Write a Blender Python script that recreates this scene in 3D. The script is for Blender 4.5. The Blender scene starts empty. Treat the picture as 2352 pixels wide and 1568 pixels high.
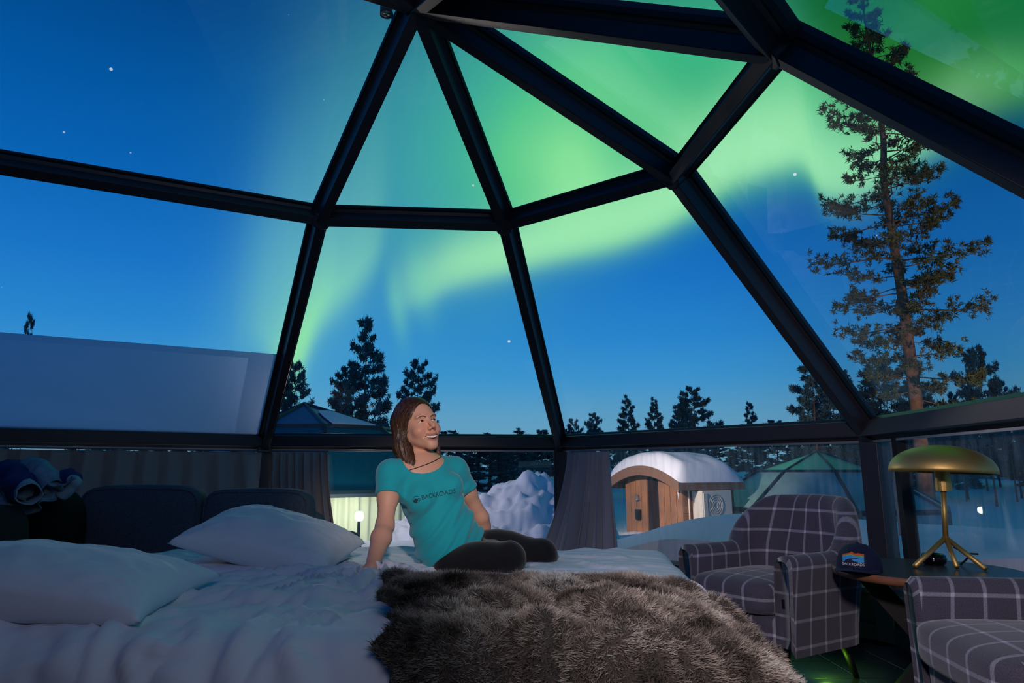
import bpy, math, random
import numpy as np
from math import radians as R, sin, cos, pi, sqrt
from mathutils import Vector, Matrix, noise
from mathutils.bvhtree import BVHTree

S = bpy.context.scene
COL = S.collection

# ------------------------------------------------------------------ camera
EYE = 0.98
PITCH = 0.19
cam_data = bpy.data.cameras.new('camera')
cam_data.sensor_width = 36.0
cam_data.lens = 36.0 * 1549.0 / 2352.0
cam_data.clip_start = 0.02
cam_data.clip_end = 600
cam = bpy.data.objects.new('camera', cam_data)
cam.location = (0, 0, EYE)
cam.rotation_euler = (pi / 2 + PITCH, 0, 0)
COL.objects.link(cam)
S.camera = cam

# ------------------------------------------------------------------ colour management
S.view_settings.view_transform = 'Standard'
S.view_settings.look = 'None'
S.view_settings.gamma = 1.0
S.view_settings.exposure = 0.0
S.view_settings.use_curve_mapping = False
S.cycles.max_bounces = 6
S.cycles.diffuse_bounces = 3
S.cycles.glossy_bounces = 3
S.cycles.transmission_bounces = 3
S.cycles.transparent_max_bounces = 20
S.cycles.caustics_reflective = False
S.cycles.caustics_refractive = False
S.cycles.sample_clamp_indirect = 4.0


def lin(c):
    return tuple(((v / 255.0) / 12.92 if v / 255.0 <= .04045 else ((v / 255.0 + .055) / 1.055) ** 2.4) for v in c)


# ------------------------------------------------------------------ sky: twilight gradient, aurora and stars
class NX:
    """A number in a node tree; operators add Math nodes."""
    tree = None

    def __init__(self, s): self.s = s

    @classmethod
    def op(cls, op, *a, clamp=False):
        n = cls.tree.nodes.new('ShaderNodeMath'); n.operation = op; n.use_clamp = clamp
        for i, v in enumerate(a):
            if isinstance(v, NX): cls.tree.links.new(v.s, n.inputs[i])
            else: n.inputs[i].default_value = v
        return NX(n.outputs[0])
    def __add__(s, o): return NX.op('ADD', s, o)
    __radd__ = __add__
    def __sub__(s, o): return NX.op('SUBTRACT', s, o)
    def __rsub__(s, o): return NX.op('SUBTRACT', o, s)
    def __mul__(s, o): return NX.op('MULTIPLY', s, o)
    __rmul__ = __mul__
    def __truediv__(s, o): return NX.op('DIVIDE', s, o)
    def __rtruediv__(s, o): return NX.op('DIVIDE', o, s)


class NK:
    exp = staticmethod(lambda x: NX.op('EXPONENT', x))
    min = staticmethod(lambda x, y: NX.op('MINIMUM', x, y))
    max = staticmethod(lambda x, y: NX.op('MAXIMUM', x, y))
    sig = staticmethod(lambda x: 1.0 / (NX.op('EXPONENT', NX.op('MINIMUM', x * -1.0, 40.0)) + 1.0))

    @staticmethod
    def interp(a, p):
        x0, x1 = p[0][0], p[-1][0]
        ys = [q[1] for q in p]; y0, y1 = min(ys), max(ys)
        n = NX.tree.nodes.new('ShaderNodeFloatCurve')
        c = n.mapping.curves[0]
        while len(c.points) > 2: c.points.remove(c.points[1])
        pts = [((q[0] - x0) / (x1 - x0), (q[1] - y0) / (y1 - y0)) for q in p]
        c.points[0].location = pts[0]; c.points[1].location = pts[-1]
        for q in pts[1:-1]: c.points.new(*q)
        for q in c.points: q.handle_type = 'AUTO_CLAMPED'
        n.mapping.update()
        t = NX.op('MULTIPLY_ADD', a, 1.0 / (x1 - x0), -x0 / (x1 - x0), clamp=True)
        NX.tree.links.new(t.s, n.inputs['Value'])
        return NX(n.outputs[0]) * (y1 - y0) + y0


def sky_layers(K, a, e):
    import math
    L=[]
    S=lambda x: K.sig(x)
    def blob(a0,e0,sa,se,rot=0.0):
        c,s=math.cos(math.radians(rot)),math.sin(math.radians(rot))
        da=(a-a0)*math.cos(math.radians(e0)); de=e-e0
        u=(da*c+de*s)*(1.0/sa); v=(de*c-da*s)*(1.0/se)
        return K.exp((u*u+v*v)*-0.5)
    edge=K.interp(a,[(-40,12),(-14,13.2),(-10.5,13.4),(-8.2,14.0),(-4.8,15.6),(-1,16.6),(4.8,18.0),(10.5,19.1),(16.1,21.2),(21.6,23.4),(24.0,23.6),(26,21.2),(28.5,20.4),(31,21.4),(34,22.8),(40,24.5),(60,25)])
    d=e-edge
    above=S((d+0.5)*0.9)
    L.append((blob(-7,24,7,8)*0.66+blob(-3,19,5,3)*.2+blob(2,34,5,6)*.3,(72,166,170)))
    L.append((blob(-20.5,16,2.2,8,-14)*0.30+blob(-16.5,13,3.2,5,-10)*.35,(96,180,196)))
    L.append((K.min(blob(14,31,11,6.5)*0.95+blob(6,25,6,5)*0.75+blob(25,27,6,4.5)*0.75+blob(14,24,9,3)*.6,0.97)*above,(64,188,134)))
    L.append((blob(18.5,30.5,4.2,2.6,-20)*.6,(46,166,122)))
    L.append((S((a-27.2)*1.1+(e-29)*.35)*S((e-24.4)*0.9)*S((80.0-a)*.2)*0.96,(12,112,40)))
    L.append((blob(39,26.0,4,1.2,-18)*.6+blob(33,31.0,5,1.2,18)*.15,(70,178,66)))
    L.append(((blob(6.2,24.0,2.1,3.4,8)*0.85+blob(2.5,26,3,3,20)*.45+blob(11,30,5.5,1.8,-36)*.4+blob(20,27,4.5,2.2,14)*.35)*above,(130,222,150)))
    amp=K.interp(a,[(-40,0),(-12,0.0),(-10.5,.12),(-8.5,.42),(-6,.70),(-3,.86),(2,.95),(10,.97),(16,.97),(22,.97),(27,.80),(31,.7),(35,.55),(38,.25),(42,.05),(60,0)])
    hgt=K.interp(a,[(-40,2),(-9,2.0),(-3,2.0),(4,2.4),(10,2.8),(17,3.0),(25,3.0),(30,2.4),(40,1.6),(60,1.6)])
    k=K.max(d-1.6,0.0)
    L.append((amp*S(d*2.1)*K.exp(k*k*-0.5/(hgt*hgt)),(154,230,174)))
    edge2=K.interp(a,[(-60,9),(-22,9.5),(-20,8.5),(-18.6,7.5),(-17.6,8.6),(-16.8,10.6),(-16,12.0),(-14,14.0),(-12.3,16.0),(-10,19),(0,26),(60,30)])
    amp2=K.interp(a,[(-60,0),(-24,0.0),(-22.5,.08),(-21,.28),(-19.8,.52),(-18.6,.78),(-17.6,.82),(-15,.66),(-13,.52),(-11.5,.25),(-9.8,.0),(60,0)])
    d2=e-edge2
    L.append((amp2*S(d2*1.3)*K.exp(K.max(d2-2.0,0.0)*-0.17),(138,222,178)))
    L.append((blob(-18.0,9.4,.7,3.6,-12)*.5,(150,236,150)))
    L.append((blob(-9.9,13.6,.5,2.0,10)*.35+blob(-8.0,15.5,.8,2.0,12)*.3,(120,215,170)))
    return L
RAMP=[(-10,(100,152,182)),(2.0,(104,160,190)),(4.5,(92,156,194)),(7.5,(60,146,204)),(11,(40,131,203)),(16,(24,113,194)),(22,(8,96,176)),(28,(2,84,158)),(34,(2,68,134)),(45,(2,54,112)),(90,(2,42,90))]


def build_world():
    w = bpy.data.worlds.new('aurora_sky'); S.world = w
    w.use_nodes = True
    t = w.node_tree; NX.tree = t
    for n in list(t.nodes): t.nodes.remove(n)
    N = t.nodes.new; L = t.links.new
    tc = N('ShaderNodeTexCoord'); sep = N('ShaderNodeSeparateXYZ')
    L(tc.outputs['Generated'], sep.inputs[0])
    x, y, z = (NX(sep.outputs[i]) for i in range(3))
    a = NX.op('ARCTAN2', x, y) * (180 / pi)
    e = NX.op('ARCSINE', z) * (180 / pi)
    ramp = N('ShaderNodeValToRGB'); el = ramp.color_ramp.elements
    pos = lambda d: (d + 10.0) / 100.0
    while len(el) > 1: el.remove(el[0])
    el[0].position = pos(RAMP[0][0]); el[0].color = (*lin(RAMP[0][1]), 1)
    for d, c in RAMP[1:]:
        q = el.new(pos(d)); q.color = (*lin(c), 1)
    L(((e + 10.0) * 0.01).s, ramp.inputs[0])
    col = ramp.outputs[0]

    def mix(fac, col_in, c, mode='MIX'):
        m = N('ShaderNodeMix'); m.data_type = 'RGBA'; m.blend_type = mode; m.clamp_factor = True
        L(fac.s, m.inputs[0]); L(col_in, m.inputs[6])
        if isinstance(c, tuple): m.inputs[7].default_value = (*lin(c), 1)
        else: L(c, m.inputs[7])
        return m.outputs[2]
    col = mix(NK.sig((a - 24.0) * 0.25) * 0.35, col, (0, 0, 0))
    for al, c in sky_layers(NK, a, e):
        col = mix(al, col, c)
    # stars
    vo = N('ShaderNodeTexVoronoi'); vo.inputs['Scale'].default_value = 21.0
    L(tc.outputs['Generated'], vo.inputs['Vector'])
    sc = N('ShaderNodeSeparateColor'); L(vo.outputs['Color'], sc.inputs[0])
    rnd = NX(sc.outputs[0]); rnd = rnd * rnd * rnd * rnd
    rad = rnd * 0.045 + 0.014
    star = NK.sig((rad - NX(vo.outputs['Distance'])) * 900.0) * (rnd * 0.75 + 0.10) * NK.sig((e - 6.0) * 0.8)
    col = mix(star, col, (235, 240, 250))
    bg = N('ShaderNodeBackground'); bg.inputs['Strength'].default_value = 1.12
    L(col, bg.inputs['Color'])
    out = N('ShaderNodeOutputWorld'); L(bg.outputs[0], out.inputs[0])


build_world()


# ------------------------------------------------------------------ lamps
def lamp(name, kind, loc, energy, color, size=0.1, aim=None, spot=None, blend=.5):
    d = bpy.data.lights.new(name, kind); d.energy = energy; d.color = color
    if kind == 'SPOT':
        d.spot_size = spot; d.spot_blend = blend
    if kind == 'AREA': d.size = size
    else: d.shadow_soft_size = size
    o = bpy.data.objects.new(name, d); o.location = loc
    if aim is not None:
        o.rotation_euler = (Vector(aim) - Vector(loc)).to_track_quat('-Z', 'Y').to_euler()
    COL.objects.link(o)
    return o

# added light before the neighbouring dome, lights the snow pile and the hut
lamp('garden_lamp_light', 'POINT', (-2.2, 8.4, 2.0), 85, (1.0, .88, .84), .12)
lamp('path_lamp_light', 'SPOT', (.6, 13.4, 2.2), 1400, (1.0, .84, .72), .15, aim=(4.3, 18.3, .6), spot=R(44), blend=.5)
lamp('dome_lamp_light', 'POINT', (-2.42, 11.3, .38), 34, (.95, 1.0, .82), .06)
# warm lamp beyond the right window, on the tall pine
lamp('pine_lamp_light', 'SPOT', (11.5, 12.5, .3), 3000, (1.0, .66, .40), .2, aim=(13.2, 22.0, 7.0), spot=R(75))
# unseen lamps added behind the camera: soft fill, chair spot, spot towards the woman
lamp('ceiling_lamp_light', 'AREA', (.3, -.3, 2.25), 6.5, (.96, .92, 1.0), .8, aim=(.3, 2.6, .5))
lamp('corner_spot_light', 'SPOT', (-.35, -.5, 2.0), 200, (1.0, .86, .92), .12, aim=(1.42, 2.95, .62), spot=R(50), blend=.9)
lamp('room_spot_light', 'SPOT', (.1, .1, 1.75), 170, (1.0, .84, .76), .06, aim=(-.30, 2.8, 1.02), spot=R(25), blend=1.0)
# green night light under the table
lamp('floor_light', 'POINT', (1.52, 3.50, .07), 1.0, (.35, 1.0, .05), .03)



# ------------------------------------------------------------------ helpers
rng = np.random.default_rng(7)
random.seed(7)


def ray(px, py):
    a = (px - 1176) / 1549.0; b = (784 - py) / 1549.0
    c, s = cos(PITCH), sin(PITCH)
    return np.array([a, c - b * s, s + b * c])


def at_y(px, py, Y):
    r = ray(px, py); return np.array([0, 0, EYE]) + r * (Y / r[1])


def at_z(px, py, z):
    r = ray(px, py); return np.array([0, 0, EYE]) + r * ((z - EYE) / r[2])


def tag(o, label=None, cat=None, group=None, kind=None):
    if label: o['label'] = label
    if cat: o['category'] = cat
    if group: o['group'] = group
    if kind: o['kind'] = kind
    return o


def empty(name, loc=(0, 0, 0), rz=0.0):
    o = bpy.data.objects.new(name, None); o.location = loc; o.rotation_euler = (0, 0, rz)
    o.empty_display_size = .1
    COL.objects.link(o); return o


def fix_parent(o, root):
    """Parent while keeping the child's vertices in world coordinates."""
    chain = Matrix.Identity(4); p = root; ms = []
    while p is not None:
        ms.append((p.matrix_parent_inverse.copy(), p.matrix_basis.copy(), p.parent is not None)); p = p.parent
    for inv, basis, has in reversed(ms):
        chain = chain @ (inv if has else Matrix.Identity(4)) @ basis
    o.parent = root; o.matrix_parent_inverse = chain.inverted()


class MB:
    """Collects shapes into one mesh."""
    def __init__(s): s.v = []; s.f = []; s.n = 0; s.uv = []

    def add(s, v, f, uv=None):
        v = np.asarray(v, float); s.v.append(v)
        for q in f: s.f.append(tuple(int(i) + s.n for i in q))
        s.uv.append(np.asarray(uv, float) if uv is not None else np.zeros((len(v), 2)))
        s.n += len(v); return s

    def grid(s, P, wrap_u=False, wrap_v=False, uv=None, flip=False):
        nu, nv = P.shape[:2]
        f = []
        for i in range(nu if wrap_u else nu - 1):
            for j in range(nv if wrap_v else nv - 1):
                a, b = i * nv + j, i * nv + (j + 1) % nv
                c, d = ((i + 1) % nu) * nv + (j + 1) % nv, ((i + 1) % nu) * nv + j
                f.append((a, d, c, b) if flip else (a, b, c, d))
        return s.add(P.reshape(-1, 3), f, None if uv is None else uv.reshape(-1, 2))

    def box(s, c, size, M=None, taper=1.0):
        x, y, z = (q / 2 for q in size)
        v = np.array([(-x, -y, -z), (x, -y, -z), (x, y, -z), (-x, y, -z), (-x * taper, -y * taper, z), (x * taper, -y * taper, z), (x * taper, y * taper, z), (-x * taper, y * taper, z)])
        if M is not None: v = v @ np.array(M)[:3, :3].T
        return s.add(v + np.array(c), [(0, 3, 2, 1), (4, 5, 6, 7), (0, 1, 5, 4), (1, 2, 6, 5), (2, 3, 7, 6), (3, 0, 4, 7)])

    def tube(s, pts, r, seg=10, caps=True):
        pts = np.asarray(pts, float); n = len(pts)
        r = np.full(n, r) if np.isscalar(r) else np.asarray(r, float)
        T = np.gradient(pts, axis=0) if n > 1 else np.array([[0, 0, 1.]])
        T /= np.linalg.norm(T, axis=1, keepdims=True) + 1e-12
        up = np.array([0, 0, 1.]) if abs(T[0][2]) < .9 else np.array([1., 0, 0])
        u = np.cross(T[0], up); u /= np.linalg.norm(u)
        rings = []
        for i in range(n):
            u = u - T[i] * (u @ T[i]); u /= np.linalg.norm(u) + 1e-12
            w = np.cross(T[i], u)
            an = np.linspace(0, 2 * pi, seg, endpoint=False)
            rings.append(pts[i] + r[i] * (np.cos(an)[:, None] * u + np.sin(an)[:, None] * w))
        b = s.n
        s.grid(np.array(rings), wrap_v=True, flip=True)
        if caps:
            s.f.append(tuple(b + k for k in range(seg)))
            s.f.append(tuple(b + (n - 1) * seg + k for k in reversed(range(seg))))
        return s

    def lathe(s, prof, seg=32, c=(0, 0, 0), M=None, closed=False):
        prof = np.asarray(prof, float)
        an = np.linspace(0, 2 * pi, seg, endpoint=False)
        P = np.stack([prof[:, 0, None] * np.cos(an), prof[:, 0, None] * np.sin(an), np.repeat(prof[:, 1, None], seg, 1)], -1)
        if M is not None: P = P @ np.array(M)[:3, :3].T
        return s.grid(P + np.array(c), wrap_v=True, wrap_u=closed, flip=False)

    def prism(s, poly, p, q, u, w):
        """Extrude the 2-D outline poly (coordinates along u, w) from p to q."""
        p, q, u, w = (np.asarray(k, float) for k in (p, q, u, w))
        a = np.array([p + u * i + w * j for i, j in poly]); b = np.array([q + u * i + w * j for i, j in poly]); n = len(poly)
        f = [(k, (k + 1) % n, n + (k + 1) % n, n + k) for k in range(n)] + [tuple(reversed(range(n))), tuple(range(n, 2 * n))]
        return s.add(np.concatenate([a, b]), f)

    def build(s, name, m, parent=None, smooth=False, bevel=None, subsurf=0, local=False, uv=False, sharp=None):
        me = bpy.data.meshes.new(name)
        V = np.concatenate(s.v) if s.v else np.zeros((0, 3))
        me.from_pydata(V.tolist(), [], s.f)
        if uv:
            U = np.concatenate(s.uv); l = me.uv_layers.new(name='UVMap')
            idx = np.empty(len(me.loops), dtype=np.int32); me.loops.foreach_get('vertex_index', idx)
            l.data.foreach_set('uv', U[idx].ravel())
        if m is not None: me.materials.append(m)
        if smooth: me.polygons.foreach_set('use_smooth', [True] * len(me.polygons))
        me.update()
        o = bpy.data.objects.new(name, me); COL.objects.link(o)
        if bevel:
            b = o.modifiers.new('bevel', 'BEVEL'); b.width = bevel[0]; b.segments = bevel[1]; b.limit_method = 'ANGLE'; b.angle_limit = R(35)
            if smooth is False: me.polygons.foreach_set('use_smooth', [True] * len(me.polygons)); b.harden_normals = True
        if subsurf:
            q = o.modifiers.new('sub', 'SUBSURF'); q.levels = subsurf; q.render_levels = subsurf
        if parent is not None:
            if local: o.parent = parent
            else: fix_parent(o, parent)
        return o


def copy_tree(o, parent=None):
    c = o.copy(); COL.objects.link(c)
    if parent is not None:
        inv = o.matrix_parent_inverse.copy(); c.parent = parent; c.matrix_parent_inverse = inv
    for ch in list(o.children): copy_tree(ch, c)
    return c


def fbm(P, octaves=3, seed=0.0):
    """Noise at each point of an array (n,3) or (...,3)."""
    sh = P.shape[:-1]; Q = P.reshape(-1, 3)
    o = Vector((seed * 17.3, seed * 5.1, seed * 9.7))
    return np.array([noise.fractal(Vector(p) + o, 1.0, 2.0, octaves) for p in Q.tolist()]).reshape(sh)


def text_mesh(body, size):
    """Letters as a flat triangle list: (verts (n,2) centred, faces)."""
    cu = bpy.data.curves.new('letters', 'FONT'); cu.body = body; cu.size = size; cu.resolution_u = 4
    ob = bpy.data.objects.new('letters', cu); COL.objects.link(ob)
    dg = bpy.context.evaluated_depsgraph_get(); dg.update()
    me = ob.evaluated_get(dg).to_mesh()
    v = np.array([q.co[:2] for q in me.vertices]); me.calc_loop_triangles()
    f = [tuple(t.vertices) for t in me.loop_triangles]
    ob.evaluated_get(dg).to_mesh_clear(); COL.objects.unlink(ob); bpy.data.objects.remove(ob); bpy.data.curves.remove(cu)
    v -= (v.max(0) + v.min(0)) / 2
    return v, f


def subdivide(v, f, mx):
    """Split long triangle edges so that a flat shape can follow a curved surface."""
    v = [tuple(q) for q in v]; f = [tuple(t) for t in f]
    for _ in range(7):
        nf = []; mid = {}; ch = False

        def mp(a, b):
            k_ = (min(a, b), max(a, b))
            if k_ not in mid: mid[k_] = len(v); v.append(((v[a][0] + v[b][0]) / 2, (v[a][1] + v[b][1]) / 2))
            return mid[k_]
        for t in f:
            e = [np.hypot(v[t[i]][0] - v[t[(i + 1) % 3]][0], v[t[i]][1] - v[t[(i + 1) % 3]][1]) > mx for i in range(3)]
            n_ = sum(e)
            if n_ == 0: nf.append(t); continue
            ch = True
            if n_ == 3:
                a, b, c = t; ab, bc, ca = mp(a, b), mp(b, c), mp(c, a)
                nf += [(a, ab, ca), (ab, b, bc), (ca, bc, c), (ab, bc, ca)]
            elif n_ == 1:
                i = e.index(True); a, b, c = t[i], t[(i + 1) % 3], t[(i + 2) % 3]; m_ = mp(a, b)
                nf += [(a, m_, c), (m_, b, c)]
            else:
                i = (e.index(False) + 1) % 3; a, b, c = t[i], t[(i + 1) % 3], t[(i + 2) % 3]; ab, bc = mp(a, b), mp(b, c)
                nf += [(ab, b, bc), (a, ab, bc), (a, bc, c)]
        f = nf
        if not ch: break
    return np.array(v), f


def tri_poly(poly):
    from mathutils.geometry import tessellate_polygon
    return np.array(poly, float), [tuple(t) for t in tessellate_polygon([[Vector((x, y, 0)) for x, y in poly]])]


def project(v, f, bvh, o, eu, ev, dirn, lift, mx=.006):
    """Lay a flat shape (u along eu, v along ev, seen from -dirn) onto a surface."""
    v, f = subdivide(v, f, mx)
    P = []
    for x, y in v:
        s_ = Vector(o + eu * x + ev * y - dirn * .25)
        h = bvh.ray_cast(s_, Vector(dirn), .6)
        P.append(np.array(h[0]) - np.array(dirn) * lift if h[0] is not None else None)
    g_ = [q for q in P if q is not None]; far_ = np.mean(g_, 0) if g_ else o
    f = [t for t in f if all(P[i] is not None for i in t)]
    return np.array([q if q is not None else far_ for q in P]), f


# ------------------------------------------------------------------ materials
def mat(name, color, rough=.6, metal=0.0, spec=.5, noise_amt=0.0, noise_scale=8.0, bump=0.0, bump_scale=40.0, sheen=0.0, emit=None, emit_s=0.0, coat=0.0, trans=0.0, sss=0.0, color2=None):
    m = bpy.data.materials.new(name); m.use_nodes = True
    t = m.node_tree; b = t.nodes['Principled BSDF']
    c = (*lin(color), 1)
    b.inputs['Base Color'].default_value = c
    b.inputs['Roughness'].default_value = rough; b.inputs['Metallic'].default_value = metal
    b.inputs['Specular IOR Level'].default_value = spec
    b.inputs['Sheen Weight'].default_value = sheen; b.inputs['Coat Weight'].default_value = coat
    b.inputs['Subsurface Weight'].default_value = sss
    if sss: b.inputs['Subsurface Radius'].default_value = (.01, .004, .002); b.inputs['Subsurface Scale'].default_value = 1.0
    if emit: b.inputs['Emission Color'].default_value = (*lin(emit), 1); b.inputs['Emission Strength'].default_value = emit_s
    tc = t.nodes.new('ShaderNodeTexCoord')
    if noise_amt or color2:
        n = t.nodes.new('ShaderNodeTexNoise'); n.inputs['Scale'].default_value = noise_scale; n.inputs['Detail'].default_value = 4
        t.links.new(tc.outputs['Object'], n.inputs['Vector'])
        r = t.nodes.new('ShaderNodeValToRGB')
        c2 = (*lin(color2), 1) if color2 else tuple(v * (1 - noise_amt) for v in c[:3]) + (1,)
        r.color_ramp.elements[0].position = .35; r.color_ramp.elements[1].position = .65
        r.color_ramp.elements[0].color = c2; r.color_ramp.elements[1].color = c
        t.links.new(n.outputs['Fac'], r.inputs[0]); t.links.new(r.outputs[0], b.inputs['Base Color'])
    if bump:
        n = t.nodes.new('ShaderNodeTexNoise'); n.inputs['Scale'].default_value = bump_scale; n.inputs['Detail'].default_value = 3
        t.links.new(tc.outputs['Object'], n.inputs['Vector'])
        bp = t.nodes.new('ShaderNodeBump'); bp.inputs['Strength'].default_value = bump; bp.inputs['Distance'].default_value = .01
        t.links.new(n.outputs['Fac'], bp.inputs['Height']); t.links.new(bp.outputs[0], b.inputs['Normal'])
    return m


def glass_mat(name, tint=(255, 255, 255), reflect=1.0, dust=0.0, rough=0.0):
    """Window glass: passes light straight through, mirrors by angle, with a little dust."""
    m = bpy.data.materials.new(name); m.use_nodes = True
    t = m.node_tree; N = t.nodes.new; L = t.links.new
    for n in list(t.nodes): t.nodes.remove(n)
    tr = N('ShaderNodeBsdfTransparent'); tr.inputs[0].default_value = (*lin(tint), 1)
    gl = N('ShaderNodeBsdfGlossy'); gl.inputs['Roughness'].default_value = rough
    ge = N("ShaderNodeNewGeometry"); dp = N("ShaderNodeVectorMath"); dp.operation = "DOT_PRODUCT"; L(ge.outputs["Incoming"], dp.inputs[0]); L(ge.outputs["Normal"], dp.inputs[1])
    ab = N("ShaderNodeMath"); ab.operation = "ABSOLUTE"; L(dp.outputs["Value"], ab.inputs[0])
    om = N("ShaderNodeMath"); om.operation = "SUBTRACT"; om.inputs[0].default_value = 1.0; L(ab.outputs[0], om.inputs[1])
    pw = N("ShaderNodeMath"); pw.operation = "POWER"; L(om.outputs[0], pw.inputs[0]); pw.inputs[1].default_value = 5.0
    fr = N("ShaderNodeMath"); fr.operation = "MULTIPLY_ADD"; L(pw.outputs[0], fr.inputs[0]); fr.inputs[1].default_value = .96; fr.inputs[2].default_value = .04
    mu = N('ShaderNodeMath'); mu.operation = 'MULTIPLY'; mu.inputs[1].default_value = reflect
    L(fr.outputs[0], mu.inputs[0])
    mx = N('ShaderNodeMixShader'); L(mu.outputs[0], mx.inputs[0]); L(tr.outputs[0], mx.inputs[1]); L(gl.outputs[0], mx.inputs[2])
    last = mx.outputs[0]
    if dust:
        tc = N('ShaderNodeTexCoord'); mp = N('ShaderNodeMapping'); mp.inputs['Scale'].default_value = (9, 9, 1.2)
        L(tc.outputs['Object'], mp.inputs[0])
        n = N('ShaderNodeTexNoise'); n.inputs['Scale'].default_value = 3.0; n.inputs['Detail'].default_value = 6; L(mp.outputs[0], n.inputs['Vector'])
        r = N('ShaderNodeMapRange'); r.inputs[1].default_value = .42; r.inputs[2].default_value = .75; r.inputs[3].default_value = .15 * dust; r.inputs[4].default_value = dust
        L(n.outputs['Fac'], r.inputs[0])
        d = N('ShaderNodeBsdfTranslucent'); d.inputs[0].default_value = (.8, .85, .85, 1)
        d2 = N('ShaderNodeBsdfDiffuse'); d2.inputs[0].default_value = (.8, .85, .85, 1)
        dm = N('ShaderNodeMixShader'); L(d.outputs[0], dm.inputs[1]); L(d2.outputs[0], dm.inputs[2])
        m2 = N('ShaderNodeMixShader'); L(r.outputs[0], m2.inputs[0]); L(last, m2.inputs[1]); L(dm.outputs[0], m2.inputs[2]); last = m2.outputs[0]
    o = N('ShaderNodeOutputMaterial'); L(last, o.inputs[0])
    return m

# ------------------------------------------------------------------ materials of the shell
M = {}
M['metal'] = mat('beam_metal', (54, 52, 60), rough=.42, metal=.0, spec=.5, bump=.05, bump_scale=300)
M['rubber'] = mat('black_rubber', (10, 10, 12), rough=.7)
M['alu'] = mat('aluminium', (150, 150, 155), rough=.45, metal=.6)
M['wall'] = mat('dark_wall', (30, 31, 36), rough=.7, noise_amt=.2)
M['wood_wall'] = mat('dark_wood_wall', (44, 36, 32), rough=.6, noise_amt=.3, noise_scale=4)
M['tile'] = mat('floor_tile', (40, 42, 44), rough=.25, noise_amt=.25, noise_scale=6, bump=.05)
M['grout'] = mat('grout', (18, 18, 18), rough=.9)
M['snow'] = mat('snow', (232, 236, 246), rough=.75, spec=.2, bump=.35, bump_scale=7)
M['glass'] = glass_mat('window_glass', dust=0.006)
M['dusty'] = glass_mat('dusty_glass', dust=0.20)


def film_mat():
    m = bpy.data.materials.new('frosted_film'); m.use_nodes = True
    t = m.node_tree; N = t.nodes.new; L = t.links.new
    for n in list(t.nodes): t.nodes.remove(n)
    d = N('ShaderNodeBsdfDiffuse'); d.inputs[0].default_value = (.45, .47, .60, 1)
    r = N('ShaderNodeBsdfTranslucent'); r.inputs[0].default_value = (.72, .80, 1.0, 1)
    q = N('ShaderNodeBsdfRefraction'); q.inputs['IOR'].default_value = 1.18; q.inputs['Roughness'].default_value = .9; q.inputs[0].default_value = (.74, .82, 1.0, 1)
    a = N('ShaderNodeMixShader'); a.inputs[0].default_value = .6; L(d.outputs[0], a.inputs[1]); L(r.outputs[0], a.inputs[2])
    b = N('ShaderNodeMixShader'); b.inputs[0].default_value = .62; L(a.outputs[0], b.inputs[1]); L(q.outputs[0], b.inputs[2])
    o = N('ShaderNodeOutputMaterial'); L(b.outputs[0], o.inputs[0])
    return m
M['film'] = film_mat()

# ------------------------------------------------------------------ the glass dome
RZ, HZ, PZ = 1.237, 2.554, 3.202
SILL = 0.30
V3 = lambda *a: np.array(a, float)
nA, nB, nC, nD, nJ = V3(-2.163, 5.937, RZ), V3(.452, 6.21, RZ), V3(2.245, 4.207, RZ), V3(2.149, 1.54, RZ), V3(.95, -.55, RZ)
nE, nF, nG, nH, nI = V3(-1.203, 3.97, HZ), V3(-.03, 4.066, HZ), V3(.903, 3.342, HZ), V3(1.024, 2.216, HZ), V3(.259, 1.339, HZ)
nP = V3(-.444, 2.812, PZ)
nZ = nA + V3(-.8586, -.5126, 0) * 4.0
nY = nE + V3(-.8917, -.4526, 0) * 4.0
nQ = nP + V3(-.8917, -.4526, 0) * 3.7
DC = V3(-.444, 2.812, 1.2)          # middle of the dome
unit = lambda v: v / np.linalg.norm(v)
trim_count = [0]


def beam(p, q, name, sec, n=None, m='metal'):
    d = unit(q - p); mid = (p + q) / 2
    if n is None: n = mid - DC
    w = unit(n - d * (n @ d)); u = np.cross(d, w)
    o = MB().prism(sec, p, q, u, w).build(name, M[m], bevel=(.004, 2))
    o['kind'] = 'structure'
    # glazing beads either side
    for s in (-1, 1):
        b = MB().prism([(s * .050, -.004), (s * .050, -.03), (s * .062, -.03), (s * .062, -.004)], p, q, u, w).build('glazing_bead', M['rubber'], o)
    return o


SEC = [(-.052, .03), (-.052, -.035), (-.034, -.045), (-.03, -.115), (.03, -.115), (.034, -.045), (.052, -.035), (.052, .03)]
SECR = [(-.070, .03), (-.070, -.05), (-.05, -.07), (-.045, -.12), (.045, -.12), (.05, -.07), (.070, -.05), (.070, .03)]
k = 1
for p, q in ((nP, nE), (nP, nF), (nP, nG), (nP, nH), (nP, nI), (nE, nA), (nF, nB), (nG, nC), (nH, nD), (nI, nJ), (nP, nQ)):
    beam(p, q, 'trim_%d' % k, SEC); k += 1
for p, q in ((nE, nF), (nF, nG), (nG, nH), (nH, nI), (nE, nY)):
    beam(p, q, 'trim_%d' % k, SEC); k += 1
for p, q in ((nA, nB), (nB, nC), (nC, nD), (nD, nJ), (nA, nZ)):
    beam(p, q, 'trim_%d' % k, SECR); k += 1
for p in (nE, nF, nG, nH, nP):      # hubs
    n = unit(p - DC)
    u = unit(np.cross(n, V3(0, 0, 1) if abs(n[2]) < .95 else V3(1, 0, 0))); w = np.cross(n, u)
    an = np.linspace(0, 2 * pi, 9)[:-1]
    o = MB().prism([(.062 * cos(a), .062 * sin(a)) for a in an], p - n * .118, p + n * .03, u, w).build('trim_%d' % k, M['metal'], bevel=(.008, 2)); k += 1
    o['kind'] = 'structure'
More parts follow.
